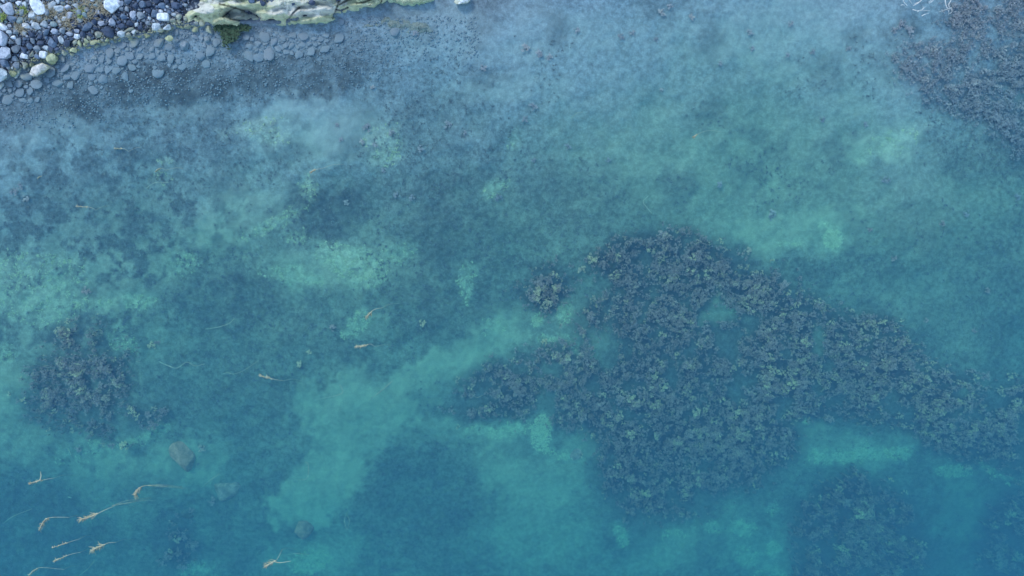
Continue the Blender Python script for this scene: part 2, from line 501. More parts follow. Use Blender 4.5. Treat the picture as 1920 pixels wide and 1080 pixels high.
def mesh_np(name, verts, tris, mat, smooth=True, attrs=None):
    me = bpy.data.meshes.new(name)
    verts = np.ascontiguousarray(verts, np.float32)
    tris = np.ascontiguousarray(tris, np.int32)
    k = tris.shape[1]
    me.vertices.add(len(verts))
    me.vertices.foreach_set("co", verts.ravel())
    me.loops.add(tris.size)
    me.loops.foreach_set("vertex_index", tris.ravel())
    me.polygons.add(len(tris))
    me.polygons.foreach_set("loop_start", np.arange(0, tris.size, k, dtype=np.int32))
    me.polygons.foreach_set("loop_total", np.full(len(tris), k, np.int32))
    me.polygons.foreach_set("use_smooth", np.full(len(tris), smooth, bool))
    me.update(calc_edges=True)
    for an, arr in (attrs or {}).items():
        a = me.color_attributes.new(an, 'FLOAT_COLOR', 'POINT')
        full = np.ones((len(verts), 4), np.float32)
        full[:, :arr.shape[1]] = arr
        a.data.foreach_set("color", full.ravel())
    if mat:
        me.materials.append(mat)
    return me


def tube(pts, radii, sides=5):
    pts = np.asarray(pts, float)
    n = len(pts)
    tan = np.gradient(pts, axis=0)
    tan /= np.linalg.norm(tan, axis=1)[:, None] + 1e-9
    up = np.where(np.abs(tan[:, 2:3]) > .95, np.array([[1., 0, 0]]), np.array([[0, 0, 1.]]))
    a = np.cross(tan, up)
    a /= np.linalg.norm(a, axis=1)[:, None] + 1e-9
    b = np.cross(tan, a)
    ang = np.arange(sides) * 2 * math.pi / sides
    r = np.asarray(radii)[:, None, None]
    v = pts[:, None] + r * (a[:, None] * np.cos(ang)[None, :, None] + b[:, None] * np.sin(ang)[None, :, None])
    v = v.reshape(-1, 3)
    f = []
    for i in range(n - 1):
        for j in range(sides):
            j2 = (j + 1) % sides
            p, q, s, t = i * sides + j, i * sides + j2, (i + 1) * sides + j2, (i + 1) * sides + j
            f += [(p, q, s), (p, s, t)]
    return v, np.array(f)


def merge(pieces):
    vs, fs, o = [], [], 0
    for v, f in pieces:
        vs.append(v)
        fs.append(np.asarray(f) + o)
        o += len(v)
    return np.concatenate(vs), np.concatenate(fs)


def smooth_path(pts, n):
    pts = np.asarray(pts, float)
    t = np.linspace(0, len(pts) - 1, n)
    P4 = np.vstack([2 * pts[0] - pts[1], pts, 2 * pts[-1] - pts[-2]])
    out = []
    for tt in t:
        i = min(int(tt), len(pts) - 2)
        u = tt - i
        p0, p1, p2, p3 = P4[i:i + 4]
        out.append(.5 * (2 * p1 + (p2 - p0) * u + (2 * p0 - 5 * p1 + 4 * p2 - p3) * u * u + (3 * p1 - p0 - 3 * p2 + p3) * u ** 3))
    return np.array(out)


# ------------------------------------------------------------------ sea bed and beach: one sheet
def axis(lo, hi, step, far):
    core = np.arange(lo, hi + step / 2, step)
    out, d, p = [], step, hi
    while p < far:
        d *= 1.35
        p += d
        out.append(p)
    o2, d, p = [], step, lo
    while p > -far:
        d *= 1.35
        p -= d
        o2.append(p)
    return np.concatenate([np.array(o2[::-1]), core, np.array(out)])


gx, gy = axis(-14.4, 14.4, .042, 90), axis(-8.6, 8.0, .042, 90)
X, Y = np.meshgrid(gx, gy)
PX, PY, Z = to_plan(X.ravel(), Y.ravel())
sand, dark, mint, bed = cover(PX, PY)
land = sstep(-3, 8, sdf(PX, PY, SHORE_POLY))
depthm = sstep(0.25, 1.1, -Z)
ny, nx = X.shape
idx = np.arange(nx * ny).reshape(ny, nx)
quads = np.stack([idx[:-1, :-1], idx[:-1, 1:], idx[1:, 1:], idx[1:, :-1]], -1).reshape(-1, 4)
cov = np.stack([sand * (1 - land), dark, mint, land], 1)
mot = np.clip(1.0 - .75 * sand * (1 - mint), .2, 1)
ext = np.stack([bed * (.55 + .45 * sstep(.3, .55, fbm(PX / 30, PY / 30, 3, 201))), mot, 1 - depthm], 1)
Z2 = Z + dark * (fbm(PX / 5, PY / 5, 3, 41) - .5) * .06
me = mesh_np("sea_bed", np.stack([X.ravel(), Y.ravel(), Z2], 1), quads, M_BED, True, {"cover": cov, "extra": ext})
bed_o = tag(link(bpy.data.objects.new("sea_bed", me)), kind="structure")
tag(bed_o, "silty sea bed sloping down from the stony beach")

# ------------------------------------------------------------------ water: a closed body that absorbs red and scatters blue
def box_mesh(name, x0, x1, y0, y1, z0, z1, mat):
    v = [(x, y, z) for z in (z0, z1) for y in (y0, y1) for x in (x0, x1)]
    f = [(0, 2, 3, 1), (4, 5, 7, 6), (0, 1, 5, 4), (2, 6, 7, 3), (0, 4, 6, 2), (1, 3, 7, 5)]
    return mesh_np(name, np.array(v), np.array(f), mat, False)


M_WATER = bpy.data.materials.new("sea_water")
M_WATER.use_nodes = True
nt = M_WATER.node_tree
nt.nodes.remove(nt.nodes["Principled BSDF"])
vs = nt.nodes.new("ShaderNodeVolumeScatter")
vs.inputs["Color"].default_value = (.31, .58, 1.0, 1)
vs.inputs["Density"].default_value = .148
vs.inputs["Anisotropy"].default_value = 0.0
va = nt.nodes.new("ShaderNodeVolumeAbsorption")
va.inputs["Color"].default_value = (.26, .81, .83, 1)
va.inputs["Density"].default_value = .58
ad = nt.nodes.new("ShaderNodeAddShader")
nt.links.new(vs.outputs[0], ad.inputs[0])
nt.links.new(va.outputs[0], ad.inputs[1])
nt.links.new(ad.outputs[0], nt.nodes["Material Output"].inputs["Volume"])
water = link(bpy.data.objects.new("water", box_mesh("water", -88, 88, -88, 88, -6, 0, M_WATER)))
tag(water, "clear blue sea water over the weed beds", kind="structure")

# ------------------------------------------------------------------ stones
def ico(sub):
    bm = bmesh.new()
    bmesh.ops.create_icosphere(bm, subdivisions=sub, radius=1)
    v = np.array([p.co[:] for p in bm.verts])
    f = np.array([[q.index for q in p.verts] for p in bm.faces])
    bm.free()
    return v, f


ICO = {s: ico(s) for s in (1, 2, 3, 4)}


def rock_verts(sub, seed, cuts=9, lump=.12, depth=(.62, .9)):
    r = np.random.default_rng(seed)
    v = ICO[sub][0].copy()
    for _ in range(3):
        k = r.normal(size=3) * 1.8
        v *= (1 + lump * np.sin(v @ k + r.uniform(0, 6)))[:, None]
    for _ in range(cuts):
        n = r.normal(size=3)
        n[2] *= .7
        n /= np.linalg.norm(n)
        d = r.uniform(*depth)
        v -= np.maximum(0, v @ n - d)[:, None] * n * .97
    v[:, 0] /= np.abs(v[:, 0]).max()
    v[:, 1] /= np.abs(v[:, 1]).max()
    v[:, 2] /= np.abs(v[:, 2]).max()
    if sub >= 3:
        v *= (1 + .05 * (fbm(v[:, 0] * 4 + seed, v[:, 1] * 4 + v[:, 2] * 3, 3, seed) - .5))[:, None]
    return v


TEMPL = [mesh_np(f"stone_shape_{i}", rock_verts(3, 100 + i, cuts=15, lump=.18, depth=(.48, .86)), ICO[3][1], M_STONE) for i in range(26)]

TEMPL_R = [mesh_np(f"cobble_shape_{i}", rock_verts(3, 300 + i, cuts=8, lump=.14, depth=(.62, .92)), ICO[3][1], M_STONE) for i in range(20)]

STONE_COL = {
    'white': (.68, .75, .77), 'pale': (.42, .50, .52), 'lavender': (.37, .43, .49), 'grey': (.20, .255, .29), 'bluegrey': (.12, .18, .25), 'dark': (.055, .085, .135),
    'teal': (.22, .31, .32), 'olive': (.36, .41, .25), 'oliveg': (.28, .32, .26), 'pink': (.46, .35, .29)}
CNAME = {'white': 'white', 'pale': 'pale grey', 'lavender': 'pale lavender-grey', 'grey': 'grey', 'bluegrey': 'blue-grey', 'dark': 'dark slate-blue', 'teal': 'greenish grey',
         'olive': 'olive-green', 'oliveg': 'greyish olive', 'pink': 'pinkish brown'}

# x, y, half-width, half-height, angle (deg, counter-clockwise in the picture), colour, label for the ones that stand out
KEY = [
    (72, 8, 13, 21, 30, 'white', "tall white boulder with a tapering foot at the upper left edge of the beach"),
    (209, 13, 18, 16, 10, 'white', "large round white boulder beside the dark shingle"),
    (15, 16, 14, 13, 0, 'lavender', "broad lavender-grey boulder in the top left corner"),
    (23, 36, 11, 9, -20, 'bluegrey', "pale blue slab-like stone under the broad lavender-grey corner boulder"),
    (38, 38, 9, 8, 40, 'teal', None), (61, 28, 10, 8, 0, 'pale', "pale squarish stone just below the tall white boulder"),
    (98, 10, 8, 10, -30, 'pale', None), (112, 17, 10, 8, 20, 'pale', "pale knobbly stone beside the dry grass"), (36, 6, 6, 5, 0, 'white', None),
    (68, 48, 10, 7, -25, 'pale', "pale oval stone between grass and the dark shingle"), (101, 45, 8, 6, -20, 'teal', None), (113, 40, 6, 3.6, 0, 'pale', None),
    (163, 19, 6, 6, 0, 'grey', None), (181, 10, 7, 7, 0, 'teal', None), (4, 50, 11, 6, -30, 'white', "white wedge-shaped stone at the left edge above the lavender boulders"),
    (18, 60, 7, 6, -30, 'pale', None), (5, 72, 13, 16, 20, 'lavender', "tall lavender boulder at the left edge, upper of two"),
    (10, 101, 14, 12, 30, 'lavender', "wide lavender boulder at the left edge, lower of two"), (46, 62, 5, 6, 0, 'pale', None),
    (3, 139, 14, 13, 40, 'pale', "half-cut boulder at the left edge standing in the water"), (8, 118, 10, 8, -30, 'bluegrey', None),
    (46, 105, 8, 5.5, -20, 'white', "white lens-shaped stone at the waterline on the left"), (28, 110, 7, 6, 0, 'grey', None), (60, 102, 7.5, 4, 50, 'oliveg', None),
    (82, 103, 7, 6.5, -5, 'white', "white cube-like stone above the long olive boulder"), (98, 110, 10.5, 10, 40, 'olive', "olive-green angular boulder in the shallows beside the white cube-like stone"),
    (73, 129, 19, 10, 32, 'olive', "long tilted olive boulder with white top lying in the shallows"), (59, 120, 6, 6, 0, 'oliveg', None), (16, 127, 4, 4, 0, 'grey', None),
    (98, 81, 12, 8.5, -38, 'bluegrey', "blue-grey slab pointing at the water above the olive angular boulder"), (85, 89, 7, 5, -20, 'pale', None), (114, 74, 6, 9, 22, 'pale', None),
    (104, 73, 5, 8, 35, 'dark', None), (130, 63, 7, 6, 0, 'lavender', None), (144, 68, 7.5, 6, 10, 'white', None),
    (163, 51, 15, 7, 40, 'bluegrey', "long blue-grey stone with a white edge, slanting in the dark shingle"), (191, 44, 8, 6, -20, 'lavender', None),
    (205, 60, 11.5, 13, 20, 'dark', "dark boulder crossed by a white vein at the waterline"), (226, 64, 9.5, 8.5, 0, 'pale', "pale angular stone right of the dark veined boulder"),
    (184, 65, 7, 7, 0, 'oliveg', None), (177, 79, 8, 5, 10, 'olive', None), (150, 82, 5, 6, 20, 'olive', None), (142, 79, 4, 6, -10, 'oliveg', None), (162, 77, 5, 5, 0, 'olive', None),
    (167, 72, 4, 4, 0, 'oliveg', None), (137, 93, 6.5, 6, 0, 'olive', None), (146, 92, 3.4, 4, 0, 'olive', None), (167, 88, 6, 4, -10, 'olive', None), (135, 102, 5, 4, 0, 'olive', None),
    (181, 87, 7, 4, 15, 'oliveg', None), (150, 37, 6, 6, 20, 'pale', None), (145, 58, 5.5, 4, 0, 'lavender', None),
    (241, 65, 5, 5, 0, 'oliveg', None), (251, 60, 4.5, 5.5, -20, 'pale', None), (261, 67, 5, 5, 0, 'olive', None), (275, 65, 7, 6.5, 0, 'olive', "rounded olive stone at the waterline right of the veined boulder"),
    (256, 46, 5, 4.5, 0, 'pale', None), (277, 43, 7, 4, -40, 'grey', None), (293, 50, 10.5, 8.5, 15, 'pale', "pale grey boulder with a chipped corner at the waterline"), (301, 57, 6.5, 5, 40, 'oliveg', None),
    (306, 32, 11, 7, 0, 'white', "white brick-shaped stone above the waterline left of the ledge"), (326, 27, 6, 4, -15, 'pale', None), (335, 32, 6, 6, 30, 'oliveg', None), (348, 36, 4, 4.5, 0, 'oliveg', None),
    (323, 39, 7, 4, 10, 'oliveg', None), (336, 41, 4.5, 3.4, 0, 'oliveg', None), (334, 49, 4.5, 4, 0, 'olive', None), (341, 51, 4, 4.5, 0, 'oliveg', None),
    (318, 72, 9, 6, 5, 'olive', "oblong olive stone standing alone in the shallows"), (346, 85, 8, 9.5, -20, 'pale', "egg-shaped pale stone farthest out in the shallows"), (346, 67, 2.6, 4.4, -30, 'olive', None),
    (367, 55, 7, 7, -30, 'olive', None), (368, 43, 5, 4.5, 0, 'grey', None), (379, 44, 5, 6, 0, 'oliveg', None), (390, 56, 8.5, 10.5, 25, 'pale', "grey-white boulder beside the dark green tree reflection"), (388, 74, 6, 6, 0, 'oliveg', None),
    (329, 9, 10, 8, 0, 'dark', None), (249, 27, 7, 8.5, 20, 'lavender', None), (302, 21, 5.5, 4, 0, 'white', None), (252, 36, 6, 4, 0, 'bluegrey', None), (243, 56, 10, 4, 20, 'oliveg', None),
    (348, 9, 5, 5, 0, 'grey', None), (304, 10, 7, 7, 0, 'bluegrey', None), (268, 9, 7, 7, 20, 'bluegrey', None), (314, 13, 3.4, 3.4, 0, 'pale', None), (280, 34, 3.6, 3.6, 0, 'pale', None),
    (866, -5, 17, 15, 15, 'white', "white-topped boulder at the top edge right of the ledge"),
]

KEYPOS = []


def stone_z(px, py, rz):
    return max(zb(px, py), -1.5) + rz * .35


def ordinal_label(cname, size, x, y, marks):
    best = min(marks, key=lambda m: math.hypot(m[0] - x, m[1] - y))
    dx, dy = x - best[0], y - best[1]
    d = 'right of' if dx > abs(dy) else 'left of' if -dx > abs(dy) else 'below' if dy > 0 else 'above'
    return cname, size, d, best[2]


SHORT = {0: "tall white boulder", 1: "large round white boulder", 2: "lavender corner boulder", 7: "pale knobbly stone", 17: "lower lavender boulder", 24: "white cube-like stone", 25: "angular olive boulder",
         26: "long tilted olive boulder", 29: "blue-grey waterline slab", 35: "long slanting blue-grey stone", 37: "dark white-veined boulder", 60: "white brick-shaped stone", 58: "chipped pale boulder",
         68: "lone oblong olive stone", 69: "egg-shaped pale stone", 74: "grey-white boulder by the green reflection"}
SHORT = {i: s for i, s in SHORT.items() if KEY[i][6]}
MARKS = [(KEY[i][0], KEY[i][1], s) for i, s in SHORT.items()]
for i, k in enumerate(KEY):
    if k[6] and i not in SHORT:
        pass
ORD = ["nearest", "second nearest", "third nearest", "fourth nearest", "fifth nearest", "sixth nearest", "seventh nearest"]
auto = {}
for i, k in enumerate(KEY):
    if not k[6]:
        auto.setdefault(ordinal_label(CNAME[k[5]], '', k[0], k[1], MARKS), []).append(i)
AUTO_LABEL = {}
for key, ids in auto.items():
    cname, _s, d, mark = key
    ref = next(m for m in MARKS if m[2] == mark)
    ids.sort(key=lambda i: math.hypot(KEY[i][0] - ref[0], KEY[i][1] - ref[1]))
    for j, i in enumerate(ids):
        if len(ids) == 1:
            AUTO_LABEL[i] = f"{cname} stone {d} the {mark}"
        else:
            AUTO_LABEL[i] = f"{cname} stone {d} the {mark}, {ORD[j]} of {['two', 'three', 'four', 'five', 'six', 'seven'][len(ids) - 2]}"

veined = None
for i, (x, y, rx, ry, ang, c, lab) in enumerate(KEY):
    rxm, rym = rx / PXM, ry / PXM
    rz = min(rxm, rym) * (.8 if c != 'olive' else .7)
    v = rock_verts(4, 500 + i, cuts=13, lump=.16, depth=(.55, .9)) * np.array([rxm, rym, rz])
    if i in (24, 60):
        b = rock_verts(4, 500 + i, cuts=0, lump=.02)
        v = np.sign(b) * np.abs(b) ** .45
        v = v / np.abs(v).max(0) * np.array([rxm, rym, rz])
    me = mesh_np("stone", v, ICO[4][1], M_STONE)
    o = bpy.data.objects.new("boulder" if max(rx, ry) >= 13 else "stone", me)
    zc = stone_z(x, y, rz)
    if c in ('olive',) and i in (25, 26, 68, 69):
        zc = max(zc, .02)
    o.location = W(x, y, zc)
    o.rotation_euler = (0, 0, math.radians(ang))
    cc = np.array(STONE_COL[c]) * rng.uniform(.9, 1.1)
    if i == 26:
        cc = np.array((.55, .55, .50))
    o.color = (*cc, 1)
    tag(link(o), lab or AUTO_LABEL[i], "boulder" if max(rx, ry) >= 13 else "stone", "stones along the waterline and beach")
    KEYPOS.append((x, y, max(rx, ry) * .5 + min(rx, ry) * .5))

# ---- fill: smaller stones packed between the big ones
LEDGE = [(330, 36), (352, 14), (372, -6), (395, -30), (420, -60), (760, -70), (735, -20), (722, 4), (700, 16), (655, 24), (636, 32), (618, 42), (560, 46), (520, 48), (470, 44), (445, 52), (400, 50), (360, 44)]


def packed(n_try, region, sizes, fixed, tight=.86, seed=3):
    r = np.random.default_rng(seed)
    px, py, pr = [f[0] for f in fixed], [f[1] for f in fixed], [f[2] for f in fixed]
    out = []
    x0, x1, y0, y1 = region
    cell = 16
    gridd = {}

    def put(i):
        gridd.setdefault((int(px[i] // cell), int(py[i] // cell)), []).append(i)
    for i in range(len(px)):
        put(i)
    for s in sizes:
        for _ in range(n_try):
            x, y = r.uniform(x0, x1), r.uniform(y0, y1)
            rr = s * r.uniform(.8, 1.2)
            okk = True
            for cx in range(int(x // cell) - 2, int(x // cell) + 3):
                for cy2 in range(int(y // cell) - 2, int(y // cell) + 3):
                    for i in gridd.get((cx, cy2), ()):
                        if (px[i] - x) ** 2 + (py[i] - y) ** 2 < (tight * (pr[i] + rr)) ** 2:
                            okk = False
                            break
                    if not okk:
                        break
                if not okk:
                    break
            if okk:
                px.append(x); py.append(y); pr.append(rr)
                put(len(px) - 1)
                out.append((x, y, rr))
    return out


fill = packed(4200, (-60, 440, -110, 160), [7.5, 4.8, 3.9, 3.2, 2.6, 2.0, 1.5], KEYPOS, .84, 3)
fa = np.array(fill)
dl = sdf(fa[:, 0], fa[:, 1], SHORE_POLY)
dled = sdf(fa[:, 0], fa[:, 1], LEDGE)
keep = (dl > -4 - 3 * (fa[:, 2] < 3)) & (dled < -1)
fill = [f for f, k in zip(fill, keep) if k]
dl = dl[keep]
# a heap of dark stones lying on the back of the ledge
heap = packed(900, (470, 650, -40, 8), [8, 6, 4.2, 3, 2.2], [], .86, 9)
heap = [h for h in heap if h[1] < 7 - .0009 * (h[0] - 525) ** 2 + 4 * math.sin(h[0] * .12) and h[1] + h[2] > -8]


def zone_colour(x, y, r, d=None):
    """wet dark shingle in a diagonal belt, pale dry stones above it, olive ones at the water"""
    if d is None:
        d = float(sdf(np.array([x]), np.array([y]), SHORE_POLY)[0])
    if x > 235 and y < 42 and d > 24:
        return r.choice(['dark', 'bluegrey', 'dark', 'bluegrey', 'grey', 'lavender']), 'dark shingle beside the ledge'
    if d < 7:
        return r.choice(['olive', 'oliveg', 'pale', 'oliveg', 'grey']), 'waterline'
    if y > 80 - .30 * x + 6 * math.sin(x * .09):
        return r.choice(['dark', 'dark', 'dark', 'bluegrey', 'bluegrey', 'dark', 'bluegrey', 'grey', 'dark', 'lavender']), 'wet dark shingle'
    return r.choice(['pale', 'teal', 'grey', 'lavender', 'white', 'bluegrey', 'pale', 'teal', 'grey']), 'dry upper beach'


rr = random.Random(5)
cand = []
for (x, y, r) in fill:
    c, zn = zone_colour(x, y, rr)
    cand.append((x, y, r, c, zn))
for (x, y, r) in heap:
    cand.append((x, y, r, rr.choice(['dark', 'bluegrey', 'dark', 'grey']), 'top of the ledge'))
view = [c for c in cand if -3 < c[0] < 1000 and c[1] > -3]
view.sort(key=lambda c: -c[2])
single = set(id(c) for c in view[:205])
peb_v, peb_f, peb_t, off = [], [], [], 0
REG, REGC = [], []
PT = [rock_verts(1, 900 + i, cuts=6) for i in range(12)]
ZL = {'waterline': "at the waterline", 'wet dark shingle': "in the wet dark shingle belt", 'dry upper beach': "on the dry upper beach among grass", 'dark shingle beside the ledge': "in the dark shingle left of the ledge",
      'top of the ledge': "in the heap lying on the ledge"}
for c in cand:
    x, y, r, cn, zn = c
    asp = rr.uniform(.7, 1.0)
    rm = r / PXM
    base = (.22 + .1 * rr.random()) if zn == 'top of the ledge' else max(zb(x, y), -.5)
    zc = base + rm * .3
    col = np.array(STONE_COL[cn]) * rr.uniform(.8, 1.15)
    if id(c) in single:
        o = bpy.data.objects.new("stone", TEMPL[rr.randrange(len(TEMPL))])
        o.location = W(x, y, zc)
        o.scale = (rm * 1.06, rm * asp * 1.06, rm * .75)
        o.rotation_euler = (rr.uniform(-.25, .25), rr.uniform(-.25, .25), rr.uniform(0, 6.28))
        o.color = (*col, 1)
        sz = 'small' if r < 4.2 else 'fist-sized' if r < 5.4 else 'larger'
        tag(link(o), None, "stone", f"stones {ZL[zn]}")
        REG.append((o, x, y, f"{sz} {CNAME[cn]} stone"))
    else:
        v = PT[rr.randrange(12)] * np.array([rm, rm * asp, rm * .7])
        a = rr.uniform(0, 6.28)
        ca, sa = math.cos(a), math.sin(a)
        v = np.stack([v[:, 0] * ca - v[:, 1] * sa, v[:, 0] * sa + v[:, 1] * ca, v[:, 2]], 1) + np.array(W(x, y, zc))
        peb_v.append(v); peb_f.append(ICO[1][1] + off); off += len(v)
        peb_t.append(np.tile(col, (len(v), 1)))
# tiny gravel in every gap
gxs, gys = rng.uniform(-60, 430, 7600), rng.uniform(-100, 150, 7600)
gd, gz = sdf(gxs, gys, SHORE_POLY), zfield(gxs, gys)
gok = (gd > -3) & (sdf(gxs, gys, LEDGE) < 2)
for x, y, d, z0 in zip(gxs[gok], gys[gok], gd[gok], gz[gok]):
    cn, zn = zone_colour(x, y, rr, d)
    rm = rr.uniform(.8, 1.7) / PXM
    v = PT[rr.randrange(12)] * np.array([rm, rm * .8, rm * .7]) + np.array(W(x, y, z0 + rm * .3 + .012))
    peb_v.append(v); peb_f.append(ICO[1][1] + off); off += len(v)
    peb_t.append(np.tile(np.array(STONE_COL[cn]) * rr.uniform(.6, 1.1), (len(v), 1)))
me = mesh_np("shingle", np.concatenate(peb_v), np.concatenate(peb_f), M_PEB, True, {"tint": np.concatenate(peb_t)})
tag(link(bpy.data.objects.new("shingle", me)), "fine shingle filling the gaps between the beach stones", "shingle", None, "stuff")

# ---- cobbles under water
SUBKEY = [(175, 168, 9, 9, 20, 'pink', "pinkish squarish stone lying in the dark weed near the beach"), (505, 97, 11, 17, 10, 'pink', "long pinkish-grey stone under water below the ledge"),
          (466, 104, 12, 8, -35, 'oliveg', "flat grey stone left of the long pinkish submerged stone"), (741, 57, 10, 10, 5, 'pink', "square pinkish stone in the shallows right of the ledge"),
          (522, 92, 8, 7, -30, 'pale', None), (548, 85, 5, 9, -40, 'pale', None), (566, 84, 7, 5, 0, 'pale', None), (536, 97, 6, 5, 10, 'pale', None), (537, 84, 6, 6, 0, 'grey', None), (589, 72, 6, 4, -10, 'pale', None),
          (601, 73, 6, 5, 30, 'pale', None), (611, 66, 7, 5, 15, 'pale', None), (441, 81, 8, 6, 30, 'grey', None), (453, 77, 4, 4, 0, 'grey', None), (13, 187, 10, 9, 30, 'oliveg', "lone greenish flat stone under water at the left edge"), (57, 188, 7, 6, 0, 'oliveg', None),
          (219, 132, 8, 6, 0, 'oliveg', None), (247, 126, 8, 6, -5, 'oliveg', None), (262, 106, 6, 7, 0, 'oliveg', None), (640, 40, 6, 6, 0, 'grey', None), (780, 60, 9, 7, 0, 'grey', None), (245, 170, 5, 5, 0, 'grey', None),
          (176, 108, 5, 4, 0, 'olive', None), (237, 92, 5, 3.4, -30, 'olive', None), (212, 86, 5, 5, 0, 'olive', None), (135, 121, 5, 3.4, 0, 'olive', None), (190, 97, 4, 3, 0, 'olive', None)]
subfix = [(k[0], k[1], (k[2] + k[3]) / 2) for k in SUBKEY] + [k for k in KEYPOS]
subf = packed(2600, (-30, 640, 40, 190), [9.5, 7, 5.4, 4.4, 3.6, 2.8], subfix, .89, 21)
sa_ = np.array(subf)
dsub = sdf(sa_[:, 0], sa_[:, 1], SHORE_POLY)
dled = sdf(sa_[:, 0], sa_[:, 1], LEDGE)
lim = 84 + 26 * (fbm(sa_[:, 0] / 60, sa_[:, 1] / 60, 3, 55) - .5) * 2
thin = rng.random(len(sa_)) < np.clip((lim + dsub) / 55, 0, .9)
edge = ~((sa_[:, 0] > 400) & (sa_[:, 1] < 62)) 
subf = [f for f, a, b, cc, e in zip(subf, dsub, dled, thin, edge) if a < 2 and b < -3 and cc and e]
subf.sort(key=lambda f: -f[2])
sub_all = [(*k[:6], k[6]) for k in SUBKEY] + [(x, y, r, r * rr.uniform(.7, 1), rr.uniform(0, 180), rr.choice(['grey', 'oliveg', 'oliveg', 'teal', 'pale']), None) for x, y, r in subf[:250]]
for i, (x, y, rx, ry, ang, cn, lab) in enumerate(sub_all):
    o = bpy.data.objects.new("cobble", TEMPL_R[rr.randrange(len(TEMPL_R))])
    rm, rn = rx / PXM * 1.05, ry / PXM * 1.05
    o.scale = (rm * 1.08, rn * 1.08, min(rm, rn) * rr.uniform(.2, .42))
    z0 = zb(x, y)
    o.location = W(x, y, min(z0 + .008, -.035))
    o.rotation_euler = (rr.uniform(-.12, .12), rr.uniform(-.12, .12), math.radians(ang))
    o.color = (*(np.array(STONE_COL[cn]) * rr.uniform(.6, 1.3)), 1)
    if not lab:
        sz = 'large' if max(rx, ry) > 7.2 else 'medium' if max(rx, ry) > 5 else 'small'
        REGC.append((o, x, y, f"{sz} {CNAME[cn]} submerged cobble"))
    tag(link(o), lab or None, "cobble", "cobbles under the shallow water")


def label_by_marks(reg, marks):
    """each gets its look, the side of the nearest landmark it lies on and, among its likes there, its rank by distance"""
    b = {}
    for o, x, y, desc in reg:
        _c, _s, d, mark = ordinal_label('', '', x, y, marks)
        ref = next(m for m in marks if m[2] == mark)
        b.setdefault((desc, d, mark), []).append((math.hypot(x - ref[0], y - ref[1]), o))
    for (desc, d, mark), lst in b.items():
        lst.sort(key=lambda t: t[0])
        for j, (_d, o) in enumerate(lst):
            o["label"] = f"{desc} {d} the {mark}" + ("" if len(lst) == 1 else f", {(ORD + ['eighth nearest', 'ninth nearest', 'tenth nearest'])[min(j, 9)]}")


label_by_marks(REG, MARKS + [(470, 4, "left of the dark heap on the ledge"[12:]), (560, -4, "middle of the dark heap on the ledge")])
label_by_marks(REGC, [(73, 129, "long tilted olive boulder"), (98, 110, "angular olive boulder"), (205, 60, "dark white-veined boulder"), (318, 72, "lone oblong olive stone"), (346, 85, "egg-shaped pale stone"),
                      (390, 56, "grey-white boulder by green reflection"), (175, 168, "pinkish squarish submerged stone"), (505, 97, "long pinkish submerged stone"), (601, 73, "ledge's right end"), (293, 50, "chipped pale boulder"), (13, 187, "lone greenish flat stone")])
pv, pf, pt, off = [], [], [], 0
rest = [(x, y, r) for x, y, r in subf[250:]] + [(rr.uniform(-20, 900), rr.uniform(30, 240), rr.uniform(1.2, 2.6)) for _ in range(4200)]
ra = np.array(rest)
dd = sdf(ra[:, 0], ra[:, 1], SHORE_POLY)
zz = zfield(ra[:, 0], ra[:, 1])
dl2 = sdf(ra[:, 0], ra[:, 1], LEDGE)
pick = (dd < 1) & (dd > -110 - 40 * rng.random(len(ra))) & (dl2 < -2)
for (x, y, r), z0, k in zip(rest, zz, pick):
    if not k:
        continue
    rm = r / PXM
    v = PT[rr.randrange(12)] * np.array([rm, rm * .8, rm * .5]) + np.array(W(x, y, min(z0 + .006, -.02)))
    pv.append(v); pf.append(ICO[1][1] + off); off += len(v)
    pt.append(np.tile(np.array(STONE_COL[rr.choice(['grey', 'oliveg', 'teal', 'pale'])]) * rr.uniform(.75, 1.1), (len(v), 1)))
me = mesh_np("gravel", np.concatenate(pv), np.concatenate(pf), M_PEB, True, {"tint": np.concatenate(pt)})
tag(link(bpy.data.objects.new("gravel", me)), "gravel between the cobbles under the shallow water", "gravel", None, "stuff")

# ---- sunken boulders farther out
for n, (x, y, rx, ry, ang, colr, lab) in enumerate([
        (336, 850, 26, 38, 38, (.64, .34, .23), "brown oval boulder lying on pale sand under water"),
        (430, 918, 34, 20, 5, (.46, .33, .26), "flat grey boulder under water near the brown oval one"),
        (569, 991, 20, 21, 0, (.50, .29, .21), "round brownish boulder with a dark rim, lowest of the sunken boulders"),
        (352, 960, 13, 11, 0, (.15, .16, .13), "small grey boulder above the dark weed clump at lower left"),
        (1084, 848, 27, 22, 10, (.44, .33, .27), "blurred pinkish boulder at the left edge of the big weed bed"),
        (178, 690, 14, 9, 10, (.24, .25, .21), "pale flat stone lying inside the left weed bed")]):
    rm, rn = rx / PXM, ry / PXM
    z0 = zb(x, y)
    v = rock_verts(4, 1200 + n, cuts=7, lump=.14, depth=(.68, .95)) * np.array([rm, rn, min(rm, rn) * .6])
    o = bpy.data.objects.new("sunken_boulder", mesh_np("sunken_boulder", v, ICO[4][1], M_BOULDER))
    k = (H - z0) / H
    o.scale = (k, k, k)
    o.location = W(x, y, z0 + (-.09 if n == 4 else -.03))
    o.rotation_euler = (0, 0, math.radians(ang))
    o.color = (*colr, 1)
    tag(link(o), lab, "boulder", "sunken boulders")

